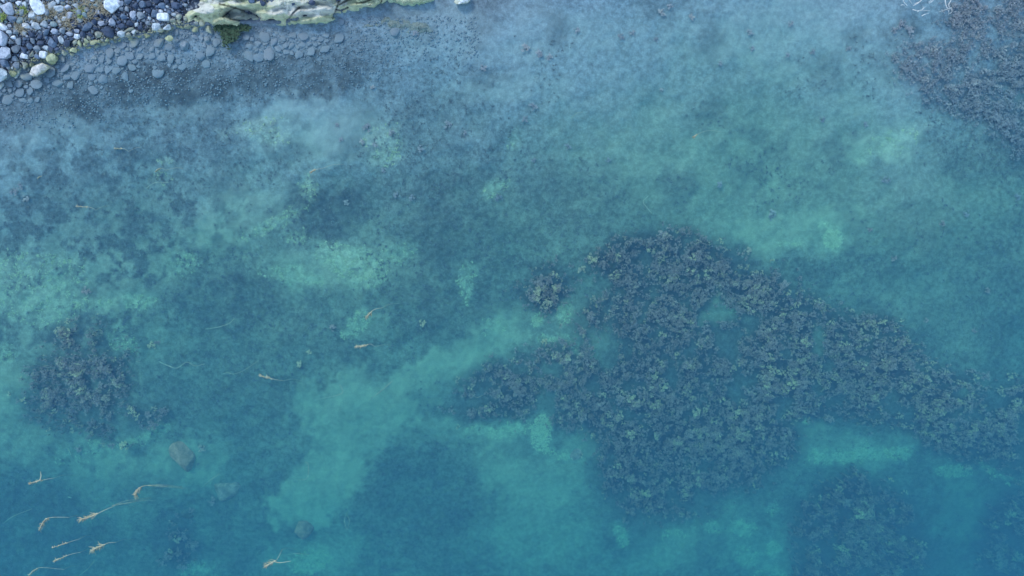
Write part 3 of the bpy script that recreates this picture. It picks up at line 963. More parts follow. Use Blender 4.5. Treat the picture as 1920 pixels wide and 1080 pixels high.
# ------------------------------------------------------------------ the pale ledge
def ledge_mesh(name, poly, step, zfun, colfun, wobble=9):
    p = np.array(poly)
    xs = np.arange(p[:, 0].min() - 14, p[:, 0].max() + 14, step)
    ys = np.arange(p[:, 1].min() - 14, p[:, 1].max() + 14, step)
    A, B = np.meshgrid(xs, ys)
    wob = (fbm(A / 9, B / 9, 3, 61) - .5) * wobble
    d = sdf(A.ravel(), B.ravel(), poly) + wob.ravel()
    z = zfun(A.ravel(), B.ravel(), d)
    k = (H - z) / H / PXM
    v = np.stack([(A.ravel() - 960) * k, (540 - B.ravel()) * k, z], 1)
    ok = d > -9
    id_ = np.arange(A.size).reshape(A.shape)
    q = np.stack([id_[:-1, :-1], id_[1:, :-1], id_[1:, 1:], id_[:-1, 1:]], -1).reshape(-1, 4)
    q = q[ok[q].all(1)]
    used = np.unique(q)
    remap = np.full(A.size, -1)
    remap[used] = np.arange(len(used))
    return mesh_np(name, v[used], remap[q], M_LEDGE, True, {"rockcol": colfun(A.ravel(), B.ravel(), d)[used]})


CRACKS = [[(640, -10), (634, 6), (630, 18), (624, 34)], [(636, 8), (648, 2), (672, -6)], [(630, 18), (640, 20), (652, 14)], [(626, 26), (630, 36), (627, 46)], [(640, 20), (643, 30), (648, 33)], [(700, -4), (684, 4), (668, 6)],
          [(412, 8), (440, 14), (480, 28), (486, 34)], [(418, 32), (434, 18), (442, 14)], [(432, 36), (448, 38), (476, 46)], [(488, 34), (480, 44)], [(540, 38), (552, 22), (562, 14)], [(716, 0), (712, 8), (716, 14)]]


def lz(x, y, d):
    rise = np.interp(d, [-9, -3, 2, 9, 22, 60], [-.5, -.22, -.02, .12, .27, .45])
    fold = .05 * np.sin((y * .9 + x * .10 + 9 * fbm(x / 30, y / 30, 3, 71)) * .33)
    rough = (fbm(x / 16, y / 10, 4, 72) - .5) * .16 + (np.abs(fbm(x / 30, y / 14, 3, 73) - .5)) * -.3
    scoop = -.10 * sstep(1.2, .5, np.hypot((x - 452) / 36, (y - 28) / 15))
    z = rise + (fold + rough + scoop) * sstep(-6, 6, d)
    for c in CRACKS:
        z = z - .07 * sstep(2.2, .4, seg_dist(x, y, c))
    return z


def lcol(x, y, d):
    w = ell(x, y, [(378, 14, 26, 12, 12, 1), (405, 3, 22, 6, 0, .8), (585, 20, 56, 13, -3, 1), (530, 18, 34, 9, -12, .9), (560, 4, 90, 12, 0, .7), (440, 4, 16, 4, 0, .9), (640, 4, 14, 8, 0, .8), (395, 22, 10, 6, 0, .6)], .4)
    w = w * sstep(0, 10, d)
    g = ell(x, y, [(452, 28, 34, 14, 8, .85), (600, 4, 34, 6, 0, .3)], .3)  # first ellipse: tree shade painted grey-green onto the ledge
    cr = np.zeros(x.shape)
    for c in CRACKS:
        cr = np.maximum(cr, sstep(2.0, .5, seg_dist(x, y, c)) * .65)
    return np.stack([w, cr, g], 1)


led = link(bpy.data.objects.new("rock_ledge", ledge_mesh("rock_ledge", LEDGE, 1.6, lz, lcol)))
tag(led, kind="thing")
tag(led, "pale yellow-green rock ledge with bleached white top at the waterline", "rock", None)
SLAB = [(640, 40), (700, 22), (724, 10), (740, 12), (800, 28), (826, 58), (790, 76), (742, 66), (690, 74), (636, 66), (600, 58), (560, 66), (500, 62), (470, 56), (520, 48), (600, 46)]
slab = link(bpy.data.objects.new("rock_slab", ledge_mesh("rock_slab", SLAB, 2.0,
            lambda x, y, d: np.interp(d, [-9, -2, 6, 20], [-.8, -.42, -.3, -.2]) + (fbm(x / 18, y / 12, 4, 81) - .5) * .16 * sstep(-4, 4, d),
            lambda x, y, d: np.stack([0 * x, 0 * x, .92 + 0 * x], 1), 4)))
tag(slab, kind="thing")
tag(slab, "smooth submerged rock slab running out below the pale ledge", "rock")
SLAB2 = [(724, -40), (760, -44), (800, -30), (812, 0), (790, 8), (760, 7), (735, 4), (722, -6)]
slab2 = link(bpy.data.objects.new("rock_slab", ledge_mesh("rock_slab", SLAB2, 1.8,
             lambda x, y, d: np.interp(d, [-9, -2, 5, 20], [-.5, -.12, .03, .12]) + (fbm(x / 16, y / 12, 4, 83) - .5) * .08 * sstep(-4, 4, d),
             lambda x, y, d: np.stack([0 * x, 0 * x, 0 * x], 1))))
tag(slab2, kind="thing")
tag(slab2, "yellow-green rock nose at the top edge just right of the ledge", "rock")

# ------------------------------------------------------------------ weed
def fucus_template(seed, florets=15, per=11):
    """a domed plant of leafy florets, radius 1, height 1; returns verts, tris, (t, fr)"""
    r = np.random.default_rng(seed)
    vs, fs, at = [], [], []

    def blade(p, d, ln, w, t0, t1, fr):
        d = d / np.linalg.norm(d)
        side = np.array([-d[1], d[0], 0.0])
        side = side / (np.linalg.norm(side) + 1e-6)
        side = side + np.array([0, 0, r.uniform(-.5, .5)])
        m = p + d * ln * .6 + np.array([0, 0, .06 * ln])
        e = p + d * ln + np.array([0, 0, -.10 * ln])
        q = len(vs)
        vs.extend([p, m - side * w, e, m + side * w])
        fs.extend([(q, q + 3, q + 1), (q + 1, q + 3, q + 2)])
        at.extend([(t0, fr), (t0 + (t1 - t0) * .6, fr), (t1, fr), (t0 + (t1 - t0) * .6, fr)])
    for i in range(florets):
        a, s_ = r.uniform(0, 6.283), math.sqrt((i + .3) / florets) * .72
        c = np.array([math.cos(a) * s_, math.sin(a) * s_, math.sqrt(max(0, 1 - s_ * s_)) * r.uniform(.6, 1)]) * np.array([r.uniform(.8, 1.25), r.uniform(.8, 1.25), 1])
        fr = r.uniform()
        for k in range(1):                                   # stalks in the shade of the floret
            b0 = np.array([r.normal() * .12, r.normal() * .12, 0])
            blade(b0, c - b0, np.linalg.norm(c - b0), .05, 0, .3, fr)
        for k in range(per):
            th = k * 6.283 / per + r.uniform(-.4, .4)
            el = r.uniform(-.25, .75)
            d = np.array([math.cos(th) * math.cos(el), math.sin(th) * math.cos(el), math.sin(el)])
            blade(c + d * .03 + np.array([0, 0, r.uniform(-.12, .06)]), d, r.uniform(.12, .28), r.uniform(.04, .07), .35 + .2 * r.random(), 1.0, fr * .6 + .4 * r.random())
    return np.array(vs), np.array(fs), np.array(at)


def tuft_template(seed, n=9):
    r = np.random.default_rng(seed)
    vs, fs, at = [], [], []
    for i in range(n):
        a, tilt = r.uniform(0, 6.28), r.uniform(.3, 1.35)
        d = np.array([math.cos(a) * math.sin(tilt), math.sin(a) * math.sin(tilt), math.cos(tilt)])
        sd_ = np.array([-math.sin(a), math.cos(a), 0]) * r.uniform(.05, .10)
        l = r.uniform(.6, 1.1)
        b = np.array([r.normal() * .25, r.normal() * .25, 0])
        m_ = b + d * l * .55
        e = b + d * l + np.array([0, 0, -.12])
        q = len(vs)
        vs += [b - sd_ * .6, b + sd_ * .6, m_ - sd_, m_ + sd_, e]
        fs += [(q, q + 1, q + 3), (q, q + 3, q + 2), (q + 2, q + 3, q + 4)]
        fr = r.uniform()
        at += [(0, fr), (0, fr), (.6, fr), (.6, fr), (1, fr)]
    return np.array(vs), np.array(fs), np.array(at)


FT = [fucus_template(40 + i) for i in range(8)]
FT2 = [fucus_template(60 + i, 8, 8) for i in range(12)]
TT = [tuft_template(70 + i) for i in range(10)]
FMG = [mesh_np(f"veiled_tuft_shape_{i}", v, f, M_FUCUS_GREY, False, {"frond": np.stack([a[:, 0], np.full(len(a), .0), a[:, 1]], 1)}) for i, (v, f, a) in enumerate(FT)]
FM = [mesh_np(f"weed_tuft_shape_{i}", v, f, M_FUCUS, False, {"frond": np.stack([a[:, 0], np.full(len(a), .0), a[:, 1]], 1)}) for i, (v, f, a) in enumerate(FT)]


def scatter_stuff(name, items, templ, mat, label, cat):
    """items: x, y plan, z base, radius m, height m, rnd"""
    vs, fs, at, off = [], [], [], 0
    r = np.random.default_rng(len(items))
    for (x, y, z0, rad, hgt, rnd) in items:
        v, f, a = templ[r.integers(len(templ))]
        th = r.uniform(0, 6.28)
        ca, sa = math.cos(th), math.sin(th)
        w = np.stack([(v[:, 0] * ca - v[:, 1] * sa) * rad, (v[:, 0] * sa + v[:, 1] * ca) * rad, v[:, 2] * hgt], 1) + np.array([*W(x, y, z0 + hgt * .8)[:2], z0])
        vs.append(w); fs.append(f + off); off += len(v)
        at.append(np.stack([a[:, 0], np.full(len(a), rnd), a[:, 1]], 1))
    me = mesh_np(name, np.concatenate(vs), np.concatenate(fs), mat, False, {"frond": np.concatenate(at)})
    return tag(link(bpy.data.objects.new(name, me)), label, cat, None, "stuff")


# plants inside the beds
BEDNAME = {'bridge': "in the sparse weed between the small and the big bed", 'main': "in the big weed bed right of centre", 'top_right': "in the weed bed in the top right corner", 'bottom_right': "in the round weed bed at the lower right", 'corner': "in the dim bed in the bottom right corner",
           'small_left': "in the small bed left of the big weed bed", 'knot': "in the round knot of weed left of the big bed", 'knot_two': "in the lower small knot beside the big bed", 'left': "in the weed bed at the left",
           'left_foot': "in the little clump right of the left weed bed", 'bottom_left': "in the dark clump near the bottom left"}
BEDSIZE = {'bridge': 6, 'main': 6.6, 'top_right': 5.4, 'bottom_right': 6.6, 'corner': 7, 'small_left': 6, 'knot': 7, 'knot_two': 7, 'left': 5.8, 'left_foot': 8, 'bottom_left': 9}
BEDSHORT = {'bridge': "the sparse weed between the two beds", 'main': "the big weed bed", 'top_right': "the top right weed bed", 'bottom_right': "the round lower right weed bed", 'corner': "the dim bottom right corner bed", 'small_left': "the small bed beside the big one",
            'knot': "the round weed knot", 'knot_two': "the lower weed knot", 'left': "the left weed bed", 'left_foot': "the little clump by the left bed", 'bottom_left': "the bottom left clump"}
BEDGAP = {'bridge': .41, 'main': .33, 'top_right': .33, 'bottom_right': .36, 'corner': .44, 'small_left': .33, 'knot': .26, 'knot_two': .3, 'left': .35, 'left_foot': .4, 'bottom_left': .45}
BEDTOP = {'bridge': .13, 'main': .21, 'top_right': .10, 'bottom_right': .34, 'corner': .26, 'small_left': .16, 'knot': .24, 'knot_two': .24, 'left': .16, 'left_foot': .2, 'bottom_left': .2}
plants = []
for bname, poly in BEDS.items():
    p = np.array(poly)
    area = abs(np.sum(p[:, 0] * np.roll(p[:, 1], 1) - p[:, 1] * np.roll(p[:, 0], 1))) / 2
    sz = BEDSIZE[bname]
    n = int(area / (sz * sz) * 1.05)
    xs = rng.uniform(p[:, 0].min() - 30, p[:, 0].max() + 30, n * 9)
    ys = rng.uniform(p[:, 1].min() - 30, p[:, 1].max() + 30, n * 9)
    frac = (p[:, 0].max() - p[:, 0].min() + 60) * (p[:, 1].max() - p[:, 1].min() + 60) / area
    xs, ys = xs[:int(n * frac)], ys[:int(n * frac)]
    wx = (fbm(xs / 55, ys / 55, 4, 31) - 0.5) * 70 * .45
    wy = (fbm(xs / 55, ys / 55, 4, 77) - 0.5) * 70 * .45
    d = sdf(xs + wx, ys + wy, poly) + rng.normal(size=len(xs)) * 13
    dens = fbm(xs / 30, ys / 30, 3, 201)
    ok = (d > -2) & (xs > -40) & (xs < 1965) & (ys > -40) & (ys < 1125) & (dens > BEDGAP[bname] + .10 * sstep(12, 0, d))
    if bname == 'main':
        for cx, cy_, rx, ry in BED_MAIN_HOLES:
            ok &= np.hypot((xs + wx - cx) / rx, (ys + wy - cy_) / ry) > .6 + .6 * rng.random(len(xs))
    zz = zfield(xs, ys)
    for x, y, z0, k, dn, dd_ in zip(xs, ys, zz, ok, dens, d):
        if k:
            r_ = sz * (.55 + 1.15 * rng.random() ** 2.2) * (.75 + .5 * dn) * (.65 + .35 * min(1, max(0, dd_) / 25))
            yel = float(np.clip((x - 1250) / 500, 0, 1)) * float(np.clip((930 - y) / 150, 0, 1)) if bname == 'main' else .3
            plants.append((x, y, z0, r_ / PXM * (H - z0) / H, BEDTOP[bname] * rng.uniform(.5, 1.25) * (.6 + dn), max(.001, rng.random() ** (1.7 - 1.1 * yel)), bname))
LONE = [(690, 240, 10), (680, 265, 7), (640, 262, 6), (632, 236, 6), (705, 272, 7), (735, 250, 8), (780, 62, 7), (908, 128, 8), (985, 92, 10), (1012, 100, 10), (1030, 108, 8), (1080, 58, 8), (1045, 205, 0), (1165, 70, 8), (1185, 62, 7), (1240, 25, 9), (1255, 14, 7),
        (1230, 75, 6), (1295, 35, 8), (1405, 62, 8), (1408, 92, 7), (1482, 45, 7), (1522, 98, 7), (1590, 92, 6), (1475, 104, 6), (1690, 48, 12), (1702, 60, 10), (1675, 58, 8), (745, 366, 8), (772, 372, 7), (935, 372, 9), (1000, 200, 9), (985, 225, 8), (792, 606, 8),
        (564, 682, 8), (580, 660, 6), (625, 615, 8), (165, 545, 10), (286, 648, 9), (296, 642, 7), (1446, 400, 9), (1445, 408, 7), (1350, 346, 8), (1850, 545, 7), (1810, 400, 8), (1660, 338, 9), (1905, 370, 8), (1825, 620, 6), (1735, 600, 6), (1765, 420, 7),
        (278, 778, 9), (30, 360, 10), (50, 372, 8), (40, 350, 8), (1630, 430, 6), (1675, 485, 7), (790, 280, 8), (840, 235, 9), (700, 165, 6), (650, 380, 7), (870, 250, 7), (1020, 640, 7), (990, 680, 8), (400, 938, 9), (360, 955, 7), (345, 1005, 10), (335, 1035, 9), (380, 840, 9),
        (150, 840, 8), (210, 835, 8), (1000, 300, 6), (1065, 275, 7), (1140, 300, 6), (1540, 225, 7), (1620, 235, 7), (1350, 120, 6), (1240, 170, 5), (720, 320, 6), (1110, 485, 12), (1090, 505, 9), (1240, 440, 12), (1535, 570, 11), (1470, 535, 12), (1845, 705, 11), (1400, 470, 9), (1425, 525, 9)]
LONE = [l for l in LONE if l[2] > 0]
LMARK = [(336, 850, "the brown oval sunken boulder"), (569, 991, "the round sunken boulder"), (1562, 448, "the bright green algae fleck"), (1690, 50, "the dead twigs at the top right"), (866, 0, "the white-topped boulder at the top edge"),
         (1020, 540, "the round knot of weed"), (140, 700, "the left weed bed"), (1300, 700, "the big weed bed"), (920, 730, "the small bed left of the big one"), (695, 586, "the drifting pale weed near the centre"), (540, 20, "the pale ledge"),
         (1800, 120, "the top right weed bed"), (600, 240, "the pale sand patch below the ledge"), (450, 400, "the pale sand patch left of centre"), (508, 708, "the short pale drifting stem"), (1015, 812, "the brightest green patch at lower centre")]
lone_lab = {}
for i, (x, y, r) in enumerate(LONE):
    lone_lab.setdefault(ordinal_label('', '', x, y, LMARK), []).append(i)
LONE_LABEL = {}
for key, ids in lone_lab.items():
    _c, _s, d, mark = key
    ref = next(m for m in LMARK if m[2] == mark)
    ids.sort(key=lambda i: math.hypot(LONE[i][0] - ref[0], LONE[i][1] - ref[1]))
    word = ["", "two", "three", "four", "five", "six", "seven", "eight", "nine", "ten", "eleven", "twelve"]
    for j, i in enumerate(ids):
        LONE_LABEL[i] = f"lone weed tuft {d} {mark}" + (f", {(ORD + ['eighth nearest', 'ninth nearest', 'tenth nearest', 'eleventh nearest', 'twelfth nearest'])[j]}" if len(ids) > 1 else "")
for i, (x, y, r) in enumerate(LONE):
    z0 = zb(x, y)
    o = bpy.data.objects.new("weed_tuft", (FMG if y < 420 else FM)[i % len(FM)])
    o.location = W(x, y, z0 - .01)
    rm = r * 1.05 / PXM * (H - z0) / H
    o.scale = (rm, rm, rm * .7)
    o.rotation_euler = (0, 0, rng.uniform(0, 6.28))
    tag(link(o), LONE_LABEL[i], "seaweed", "lone weed tufts on the sea bed")
# the tufts that show largest are objects of their own
quota = {'bridge': 6, 'main': 86, 'top_right': 36, 'bottom_right': 28, 'corner': 6, 'small_left': 14, 'knot': 12, 'knot_two': 8, 'left': 18, 'left_foot': 4, 'bottom_left': 5}
solo = set()
for bname, q in quota.items():
    ids = [i for i, p in enumerate(plants) if p[6] == bname and 0 < p[0] < 1920 and 0 < p[1] < 1080]
    solo |= set(sorted(ids, key=lambda i: -plants[i][3])[:q])
BOX = {k: (min(p[0] for p in v), min(1920, max(p[0] for p in v)), max(0, min(p[1] for p in v)), min(1080, max(p[1] for p in v))) for k, v in BEDS.items()}


def bed_part(bname, x, y):
    x0, x1, y0, y1 = BOX[bname]
    k = 5 if bname == 'main' else 3
    u, v = min(k - 1, max(0, int((x - x0) / (x1 - x0) * k))), min(2, max(0, int((y - y0) / (y1 - y0) * 3)))
    col = ['left end', 'left part', 'middle', 'right part', 'right end'][u] if k == 5 else ['left side', 'middle', 'right side'][u]
    return f"{['upper', 'mid-height', 'lower'][v]} {col}"


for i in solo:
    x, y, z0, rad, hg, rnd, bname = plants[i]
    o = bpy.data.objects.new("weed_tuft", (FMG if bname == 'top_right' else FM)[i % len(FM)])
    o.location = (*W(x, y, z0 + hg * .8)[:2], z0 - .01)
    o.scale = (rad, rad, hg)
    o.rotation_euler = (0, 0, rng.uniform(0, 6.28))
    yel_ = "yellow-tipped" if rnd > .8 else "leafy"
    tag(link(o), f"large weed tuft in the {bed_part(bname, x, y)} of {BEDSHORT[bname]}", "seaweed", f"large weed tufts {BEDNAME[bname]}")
scatter_stuff("veiled_seaweed_bed", [p[:6] for i, p in enumerate(plants) if i not in solo and p[6] == 'top_right'], FT2, M_FUCUS_GREY, "weed coloured paler for the sky reflection, covering the top right bed", "seaweed")
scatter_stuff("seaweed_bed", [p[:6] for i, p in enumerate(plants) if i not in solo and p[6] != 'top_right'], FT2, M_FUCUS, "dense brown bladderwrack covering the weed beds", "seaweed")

# low turf weed on the dark ground and thinly everywhere
n = 120000
xs, ys = rng.uniform(-30, 1950, n), rng.uniform(60, 1110, n)
s_, d_, m_, b_ = cover(xs, ys)
dist = sdf(xs, ys, SHORE_POLY)
den = np.clip(.05 + 1.0 * d_ * sstep(.35, .65, fbm(xs / 25, ys / 25, 4, 301)) + .25 * sstep(.5, .7, fbm(xs / 60, ys / 60, 4, 302)) - .35 * s_ - .3 * b_, 0, 1)
den *= sstep(-20, -60, dist) * (.45 + .55 * sstep(-60, -220, dist))
ok = rng.random(n) < den * .55
zz = zfield(xs, ys)
turf = [(x, y, z, rng.uniform(.022, .055) + .02 * min(1, -z), rng.uniform(.02, .05), rng.random()) for x, y, z in zip(xs[ok], ys[ok], zz[ok])]
scatter_stuff("turf_weed", turf, TT, M_TURF, "short fuzzy weed growing in dark mats over the sea bed", "turf weed")

# bright green filamentous algae
mx, my, mw = [], [], []
for cx, cy_, rx, ry, ang, st_ in E_MINT:
    k = int(rx * ry * (.42 if st_ < 1 else 1.0) * st_ ** 1.6) + 6
    th, rr_ = rng.uniform(0, 6.283, k), np.sqrt(rng.random(k)) * 1.15
    u, v = rr_ * np.cos(th) * rx, rr_ * np.sin(th) * ry
    ca, sa = math.cos(math.radians(ang)), math.sin(math.radians(ang))
    mx.append(cx + u * ca - v * sa); my.append(cy_ + u * sa + v * ca); mw.append(np.full(k, st_))
xs, ys, ws = np.concatenate(mx), np.concatenate(my), np.concatenate(mw)
wx = (fbm(xs / 55, ys / 55, 4, 31) - 0.5) * 35
wy = (fbm(xs / 55, ys / 55, 4, 77) - 0.5) * 35
xs, ys = xs - np.where(ws > .85, 0, wx), ys - np.where(ws > .85, 0, wy)
ok = (rng.random(len(xs)) < .15 + .85 * sstep(.45, 1.0, -zfield(xs, ys))) & (rng.random(len(xs)) < np.where(ws > .85, .9, sstep(.38, .60, fbm(xs / 10, ys / 10, 3, 401))))
zz = zfield(xs, ys)
gm = [(x, y, z, rng.uniform(.022, .062), rng.uniform(.01, .03), .7 + .3 * rng.random() if w_ > 1 else rng.random()) for x, y, z, w_ in zip(xs[ok], ys[ok], zz[ok], ws[ok])]
scatter_stuff("green_algae", gm, TT, M_MINT, "bright mint-green algae in scattered flecks on the sea bed", "algae")
print("tris", sum(len(o.data.polygons) for o in bpy.data.objects if o.type == "MESH"), "plants", len(plants), "turf", len(turf), "mint", len(gm), "stones", len(cand), "sub", len(subf))

# ---- drifting pale weed: stem, tuft and the thread that holds it to the bottom
DRIFT = [  # path from head to tail (plan px), head radius px, tuft spread, label
    ([(690, 592), (695, 586), (703, 580), (717, 577)], 6, "curved pale weed with bushy head near the centre, upper of two"),
    ([(670, 650), (683, 649), (694, 645), (703, 650)], 5, "pale pinkish weed strand near the centre, lower of two"),
    ([(490, 705), (505, 709), (518, 712), (532, 714)], 5, "pale straight weed stem drifting left of the central sand"),
    ([(58, 906), (72, 902), (86, 899), (102, 896)], 5, "forked pale weed near the left edge above the lower left group"),
    ([(254, 926), (260, 916), (270, 911), (284, 910)], 8, "whitish claw-headed weed with fine trailing threads at lower left"),
    ([(155, 973), (175, 967), (195, 957), (216, 948)], 9, "brown-headed weed with long stem in the middle of the lower left group"),
    ([(178, 1029), (192, 1023), (203, 1018), (217, 1017)], 10, "leaf-shaped yellowish weed with a short stem at lower left"),
    ([(500, 1061), (512, 1054), (520, 1048), (529, 1030)], 8, "forked pink-headed weed at the bottom below the round sunken boulder"),
    ([(75, 990), (84, 975), (98, 970), (130, 970)], 6, "faint curved weed stem with a dull head left of the brown-headed one"),
    ([(100, 1026), (120, 1020), (134, 1015), (150, 1010)], 3, "thin pale weed stem above the club-headed one at lower left"),
    ([(104, 1051), (120, 1044), (134, 1039), (152, 1035)], 5, "club-headed pale weed stem near the bottom left"),
    ([(56, 1077), (66, 1068), (80, 1064), (120, 1068)], 4, "lowest pale weed stem, bent, at the bottom left edge"),
    ([(73, 332), (85, 328), (92, 331), (102, 334)], 4, "pinkish weed wisp at the left below the beach"),
    ([(292, 321), (298, 316), (305, 316), (311, 319)], 3, "small arched pinkish weed wisp upper left"),
    ([(145, 387), (160, 388), (170, 389), (180, 394)], 3, "thin pale weed wisp below the two pinkish ones"),
    ([(216, 278), (226, 279), (233, 279), (241, 284)], 3, "tiny pale weed wisp nearest the beach"),
    ([(584, 322), (589, 319), (596, 317), (604, 316)], 3, "small pale wisp at the edge of the upper sand patch"),
    ([(1302, 256), (1306, 253), (1309, 251), (1313, 249)], 3, "tiny pale wisp in the open water at upper right"),
]
for di, (path, hr, lab) in enumerate(DRIFT):
    r = random.Random(300 + di)
    zt = -.30 - (.25 if hr > 4 else .35) * r.random()
    hr *= .75
    hx, hy = path[0]
    e = bpy.data.objects.new("drifting_weed", None)
    e.empty_display_size = .1
    zbot = zb(path[-1][0] + 34, path[-1][1] + 6)
    anchor = np.array(W(path[-1][0] + 26 + 20 * r.random(), path[-1][1] - 8 + 16 * r.random(), zbot))
    e.location = anchor
    link(e)
    tag(e, lab, "seaweed", "pale drifting weed")
    pts = np.array([W(x, y, zt - .02 * i) for i, (x, y) in enumerate(path)])
    sp = smooth_path(pts, 18)
    rad = np.interp(np.linspace(0, 1, 18), [0, .25, .7, 1], [.006, .009, .006, .003]) * (1.0 if hr > 4 else .7)
    v1, f1 = tube(sp, rad, 5)
    tail = smooth_path([sp[-1], sp[-1] * .6 + anchor * .4 + np.array([.02, .05, 0]), anchor], 9)
    pieces = [(v1, f1), tube(tail, np.full(9, .003), 4)]
    if di in (3, 7):
        br = [W(74, 901, zt), W(77, 893, zt), W(76, 884, zt - .05)] if di == 3 else [W(514, 1053, zt), W(526, 1055, zt), W(545, 1052, zt - .06)]
        bp = smooth_path(br, 8)
        pieces.append(tube(bp, np.linspace(.014, .005, 8), 5))
    v, f = merge(pieces)
    stem = link(bpy.data.objects.new("stem", mesh_np("stem", v - anchor, f, M_STEM)), e)
    # bushy head: fine filaments fanning out from the first points of the path
    d0 = pts[0] - pts[1]
    d0 /= np.linalg.norm(d0)
    pc = []
    for q in range(int(22 + hr * 8)):
        t = r.random() ** 1.4 * .55
        b = sp[int(t * 17)]
        a = r.gauss(0, .34)
        ln = hr / PXM * r.uniform(.8, 2.3)
        dirv = np.array([d0[0] * math.cos(a) - d0[1] * math.sin(a), d0[0] * math.sin(a) + d0[1] * math.cos(a), r.uniform(-.5, .05)])
        m1 = b + dirv * ln * .5 + np.array([r.gauss(0, .01), r.gauss(0, .01), 0])
        e1 = b + dirv * ln + np.array([0, r.uniform(-.5, .1) * hr / PXM * .6, -.03])
        pc.append(tube(smooth_path([b, m1, e1], 5), np.linspace(.009, .003, 5), 3))
    v, f = merge(pc)
    link(bpy.data.objects.new("tuft", mesh_np("tuft", v - anchor, f, M_TUFTW)), e)
    if di in (4, 5):
        pc = []
        for q in range(6):
            x0, y0 = path[-1]
            pp = [W(x0 - 6, y0 + r.uniform(-1, 1), zt - .1), W(x0 + 25, y0 + r.uniform(-3, 4) - (8 if di == 5 else 0), zt - .25), W(x0 + 55 + 20 * r.random(), y0 + r.uniform(-2, 8) - (16 if di == 5 else 0), zt - .45)]
            pc.append(tube(smooth_path(pp, 8), np.linspace(.006, .003, 8), 3))
        v, f = merge(pc)
        link(bpy.data.objects.new("trailing_thread", mesh_np("trailing_thread", v - anchor, f, M_THREAD)), e)

# ---- long thin thread weeds lying in the water
THREADS = [([(298, 678), (316, 686), (332, 690), (350, 679), (366, 686), (384, 682)], .45, .007, "wavy thin weed thread below the left of centre"), ([(385, 617), (410, 613), (430, 606), (439, 597)], .4, .006, "hooked thin weed thread left of centre"),
           ([(1216, 367), (1206, 378), (1213, 389), (1222, 400)], .3, .006, "short bent pale thread above the big weed bed"), ([(652, 958), (646, 975), (650, 992)], .5, .006, "short upright double thread on the lower sand, left"),
           ([(648, 962), (655, 975), (651, 995)], .5, .005, "short upright double thread on the lower sand, right"), ([(690, 752), (712, 735), (736, 714)], .6, .007, "straight thread lying across the central sand"),
           ([(590, 750), (640, 738), (637, 720)], .6, .005, "bent thread at the left of the central sand"), ([(274, 353), (290, 343), (316, 342)], .3, .005, "arched faint thread at upper left"),
           ([(380, 912), (395, 900), (412, 888)], .5, .007, "slanting pale thread above the flat grey boulder"), ([(5, 982), (25, 968), (60, 954)], .4, .006, "long faint thread at the left edge near the bottom"),
           ([(420, 702), (450, 698), (485, 676)], .5, .004, "long straight faint thread left of the pale stem"), ([(552, 900), (575, 897), (578, 872), (572, 866)], .6, .005, "looped faint thread above the round sunken boulder"),
           ([(150, 1078), (165, 1066), (178, 1050)], .5, .006, "faint curved thread at the bottom left"), ([(536, 1041), (555, 1038), (580, 1040)], .5, .006, "thin thread trailing right of the forked pink-headed weed"),
           ([(1070, 222), (1082, 212), (1094, 210)], .25, .006, "faint curved thread in the upper middle"), ([(880, 735), (893, 745), (905, 741)], .6, .004, "small faint thread on the right of the central sand"),
           ([(418, 701), (428, 699), (438, 702)], .3, .010, "tiny pale twist left of the long faint thread"), ([(128, 932), (134, 934)], .2, .010, "tiny pale fleck-like thread above the brown-headed weed"),
           ([(128, 842), (132, 850), (135, 857)], .2, .008, "tiny pale upright thread at the lower left sand")]
for path, up, rad, lab in THREADS:
    pts = []
    for i, (x, y) in enumerate(path):
        z0 = zb(x, y)
        pts.append(W(x, y, z0 * (1 - up) if i else z0 * .95))
    n = 24
    v, f = tube(smooth_path(pts, n), np.linspace(rad * 1.25, rad * .8, n), 5)
    o = link(bpy.data.objects.new("thread_weed", mesh_np("thread_weed", v, f, M_THREAD)))
    tag(o, lab, "seaweed", "thin thread weeds")

# ---- tree reflection at the foot of the ledge, built as dark green leaves
r = random.Random(77)
pc = []
for q in range(420):
    a, s = r.uniform(0, 6.28), math.sqrt(r.random())
    x, y = 431 + 17 * s * math.cos(a), 61 + 14 * s * math.sin(a) + 3
    if r.random() < .35:
        x, y = r.uniform(400, 470), 50 + r.uniform(-3, 8) + (6 if x < 415 else 0)
    elif r.random() < .2:
        x, y = 424 + r.gauss(0, 4), 78 + r.gauss(0, 5)
    b = np.array(W(x, y, -.035 + r.uniform(-.02, .05)))
    th = r.uniform(0, 6.28)
    l, w = r.uniform(.03, .075), r.uniform(.012, .028)
    d = np.array([math.cos(th), math.sin(th), r.uniform(-.3, .3)])
    sdv = np.array([-math.sin(th), math.cos(th), r.uniform(-.3, .3)])
    pc.append((np.array([b - d * l, b + sdv * w, b + d * l, b - sdv * w]), np.array([(0, 1, 2), (0, 2, 3)])))
v, f = merge(pc)
tag(link(bpy.data.objects.new("leafy_weed", mesh_np("leafy_weed", v, f, M_LEAF, False))), "dark green tree reflection built as leaves at the foot of the pale ledge", "seaweed")

# ---- dead branches reaching in from the top edge
def branch(name, paths, label):
    base = np.array(paths[0][0][0])
    e = bpy.data.objects.new(name, None)
    e.location = base
    link(e)
    tag(e, label, "branch", "dead twigs at the top edge")
    for k, (pp, r0, r1) in enumerate(paths):
        n = 4 * len(pp)
        v, f = tube(smooth_path(pp, n), np.linspace(r0, r1, n), 6)
        link(bpy.data.objects.new("limb" if k == 0 else "twig", mesh_np("twig", v - base, f, M_TWIG)), e)


def Q(*pts):
    return [W(x, y, z) for x, y, z in pts]


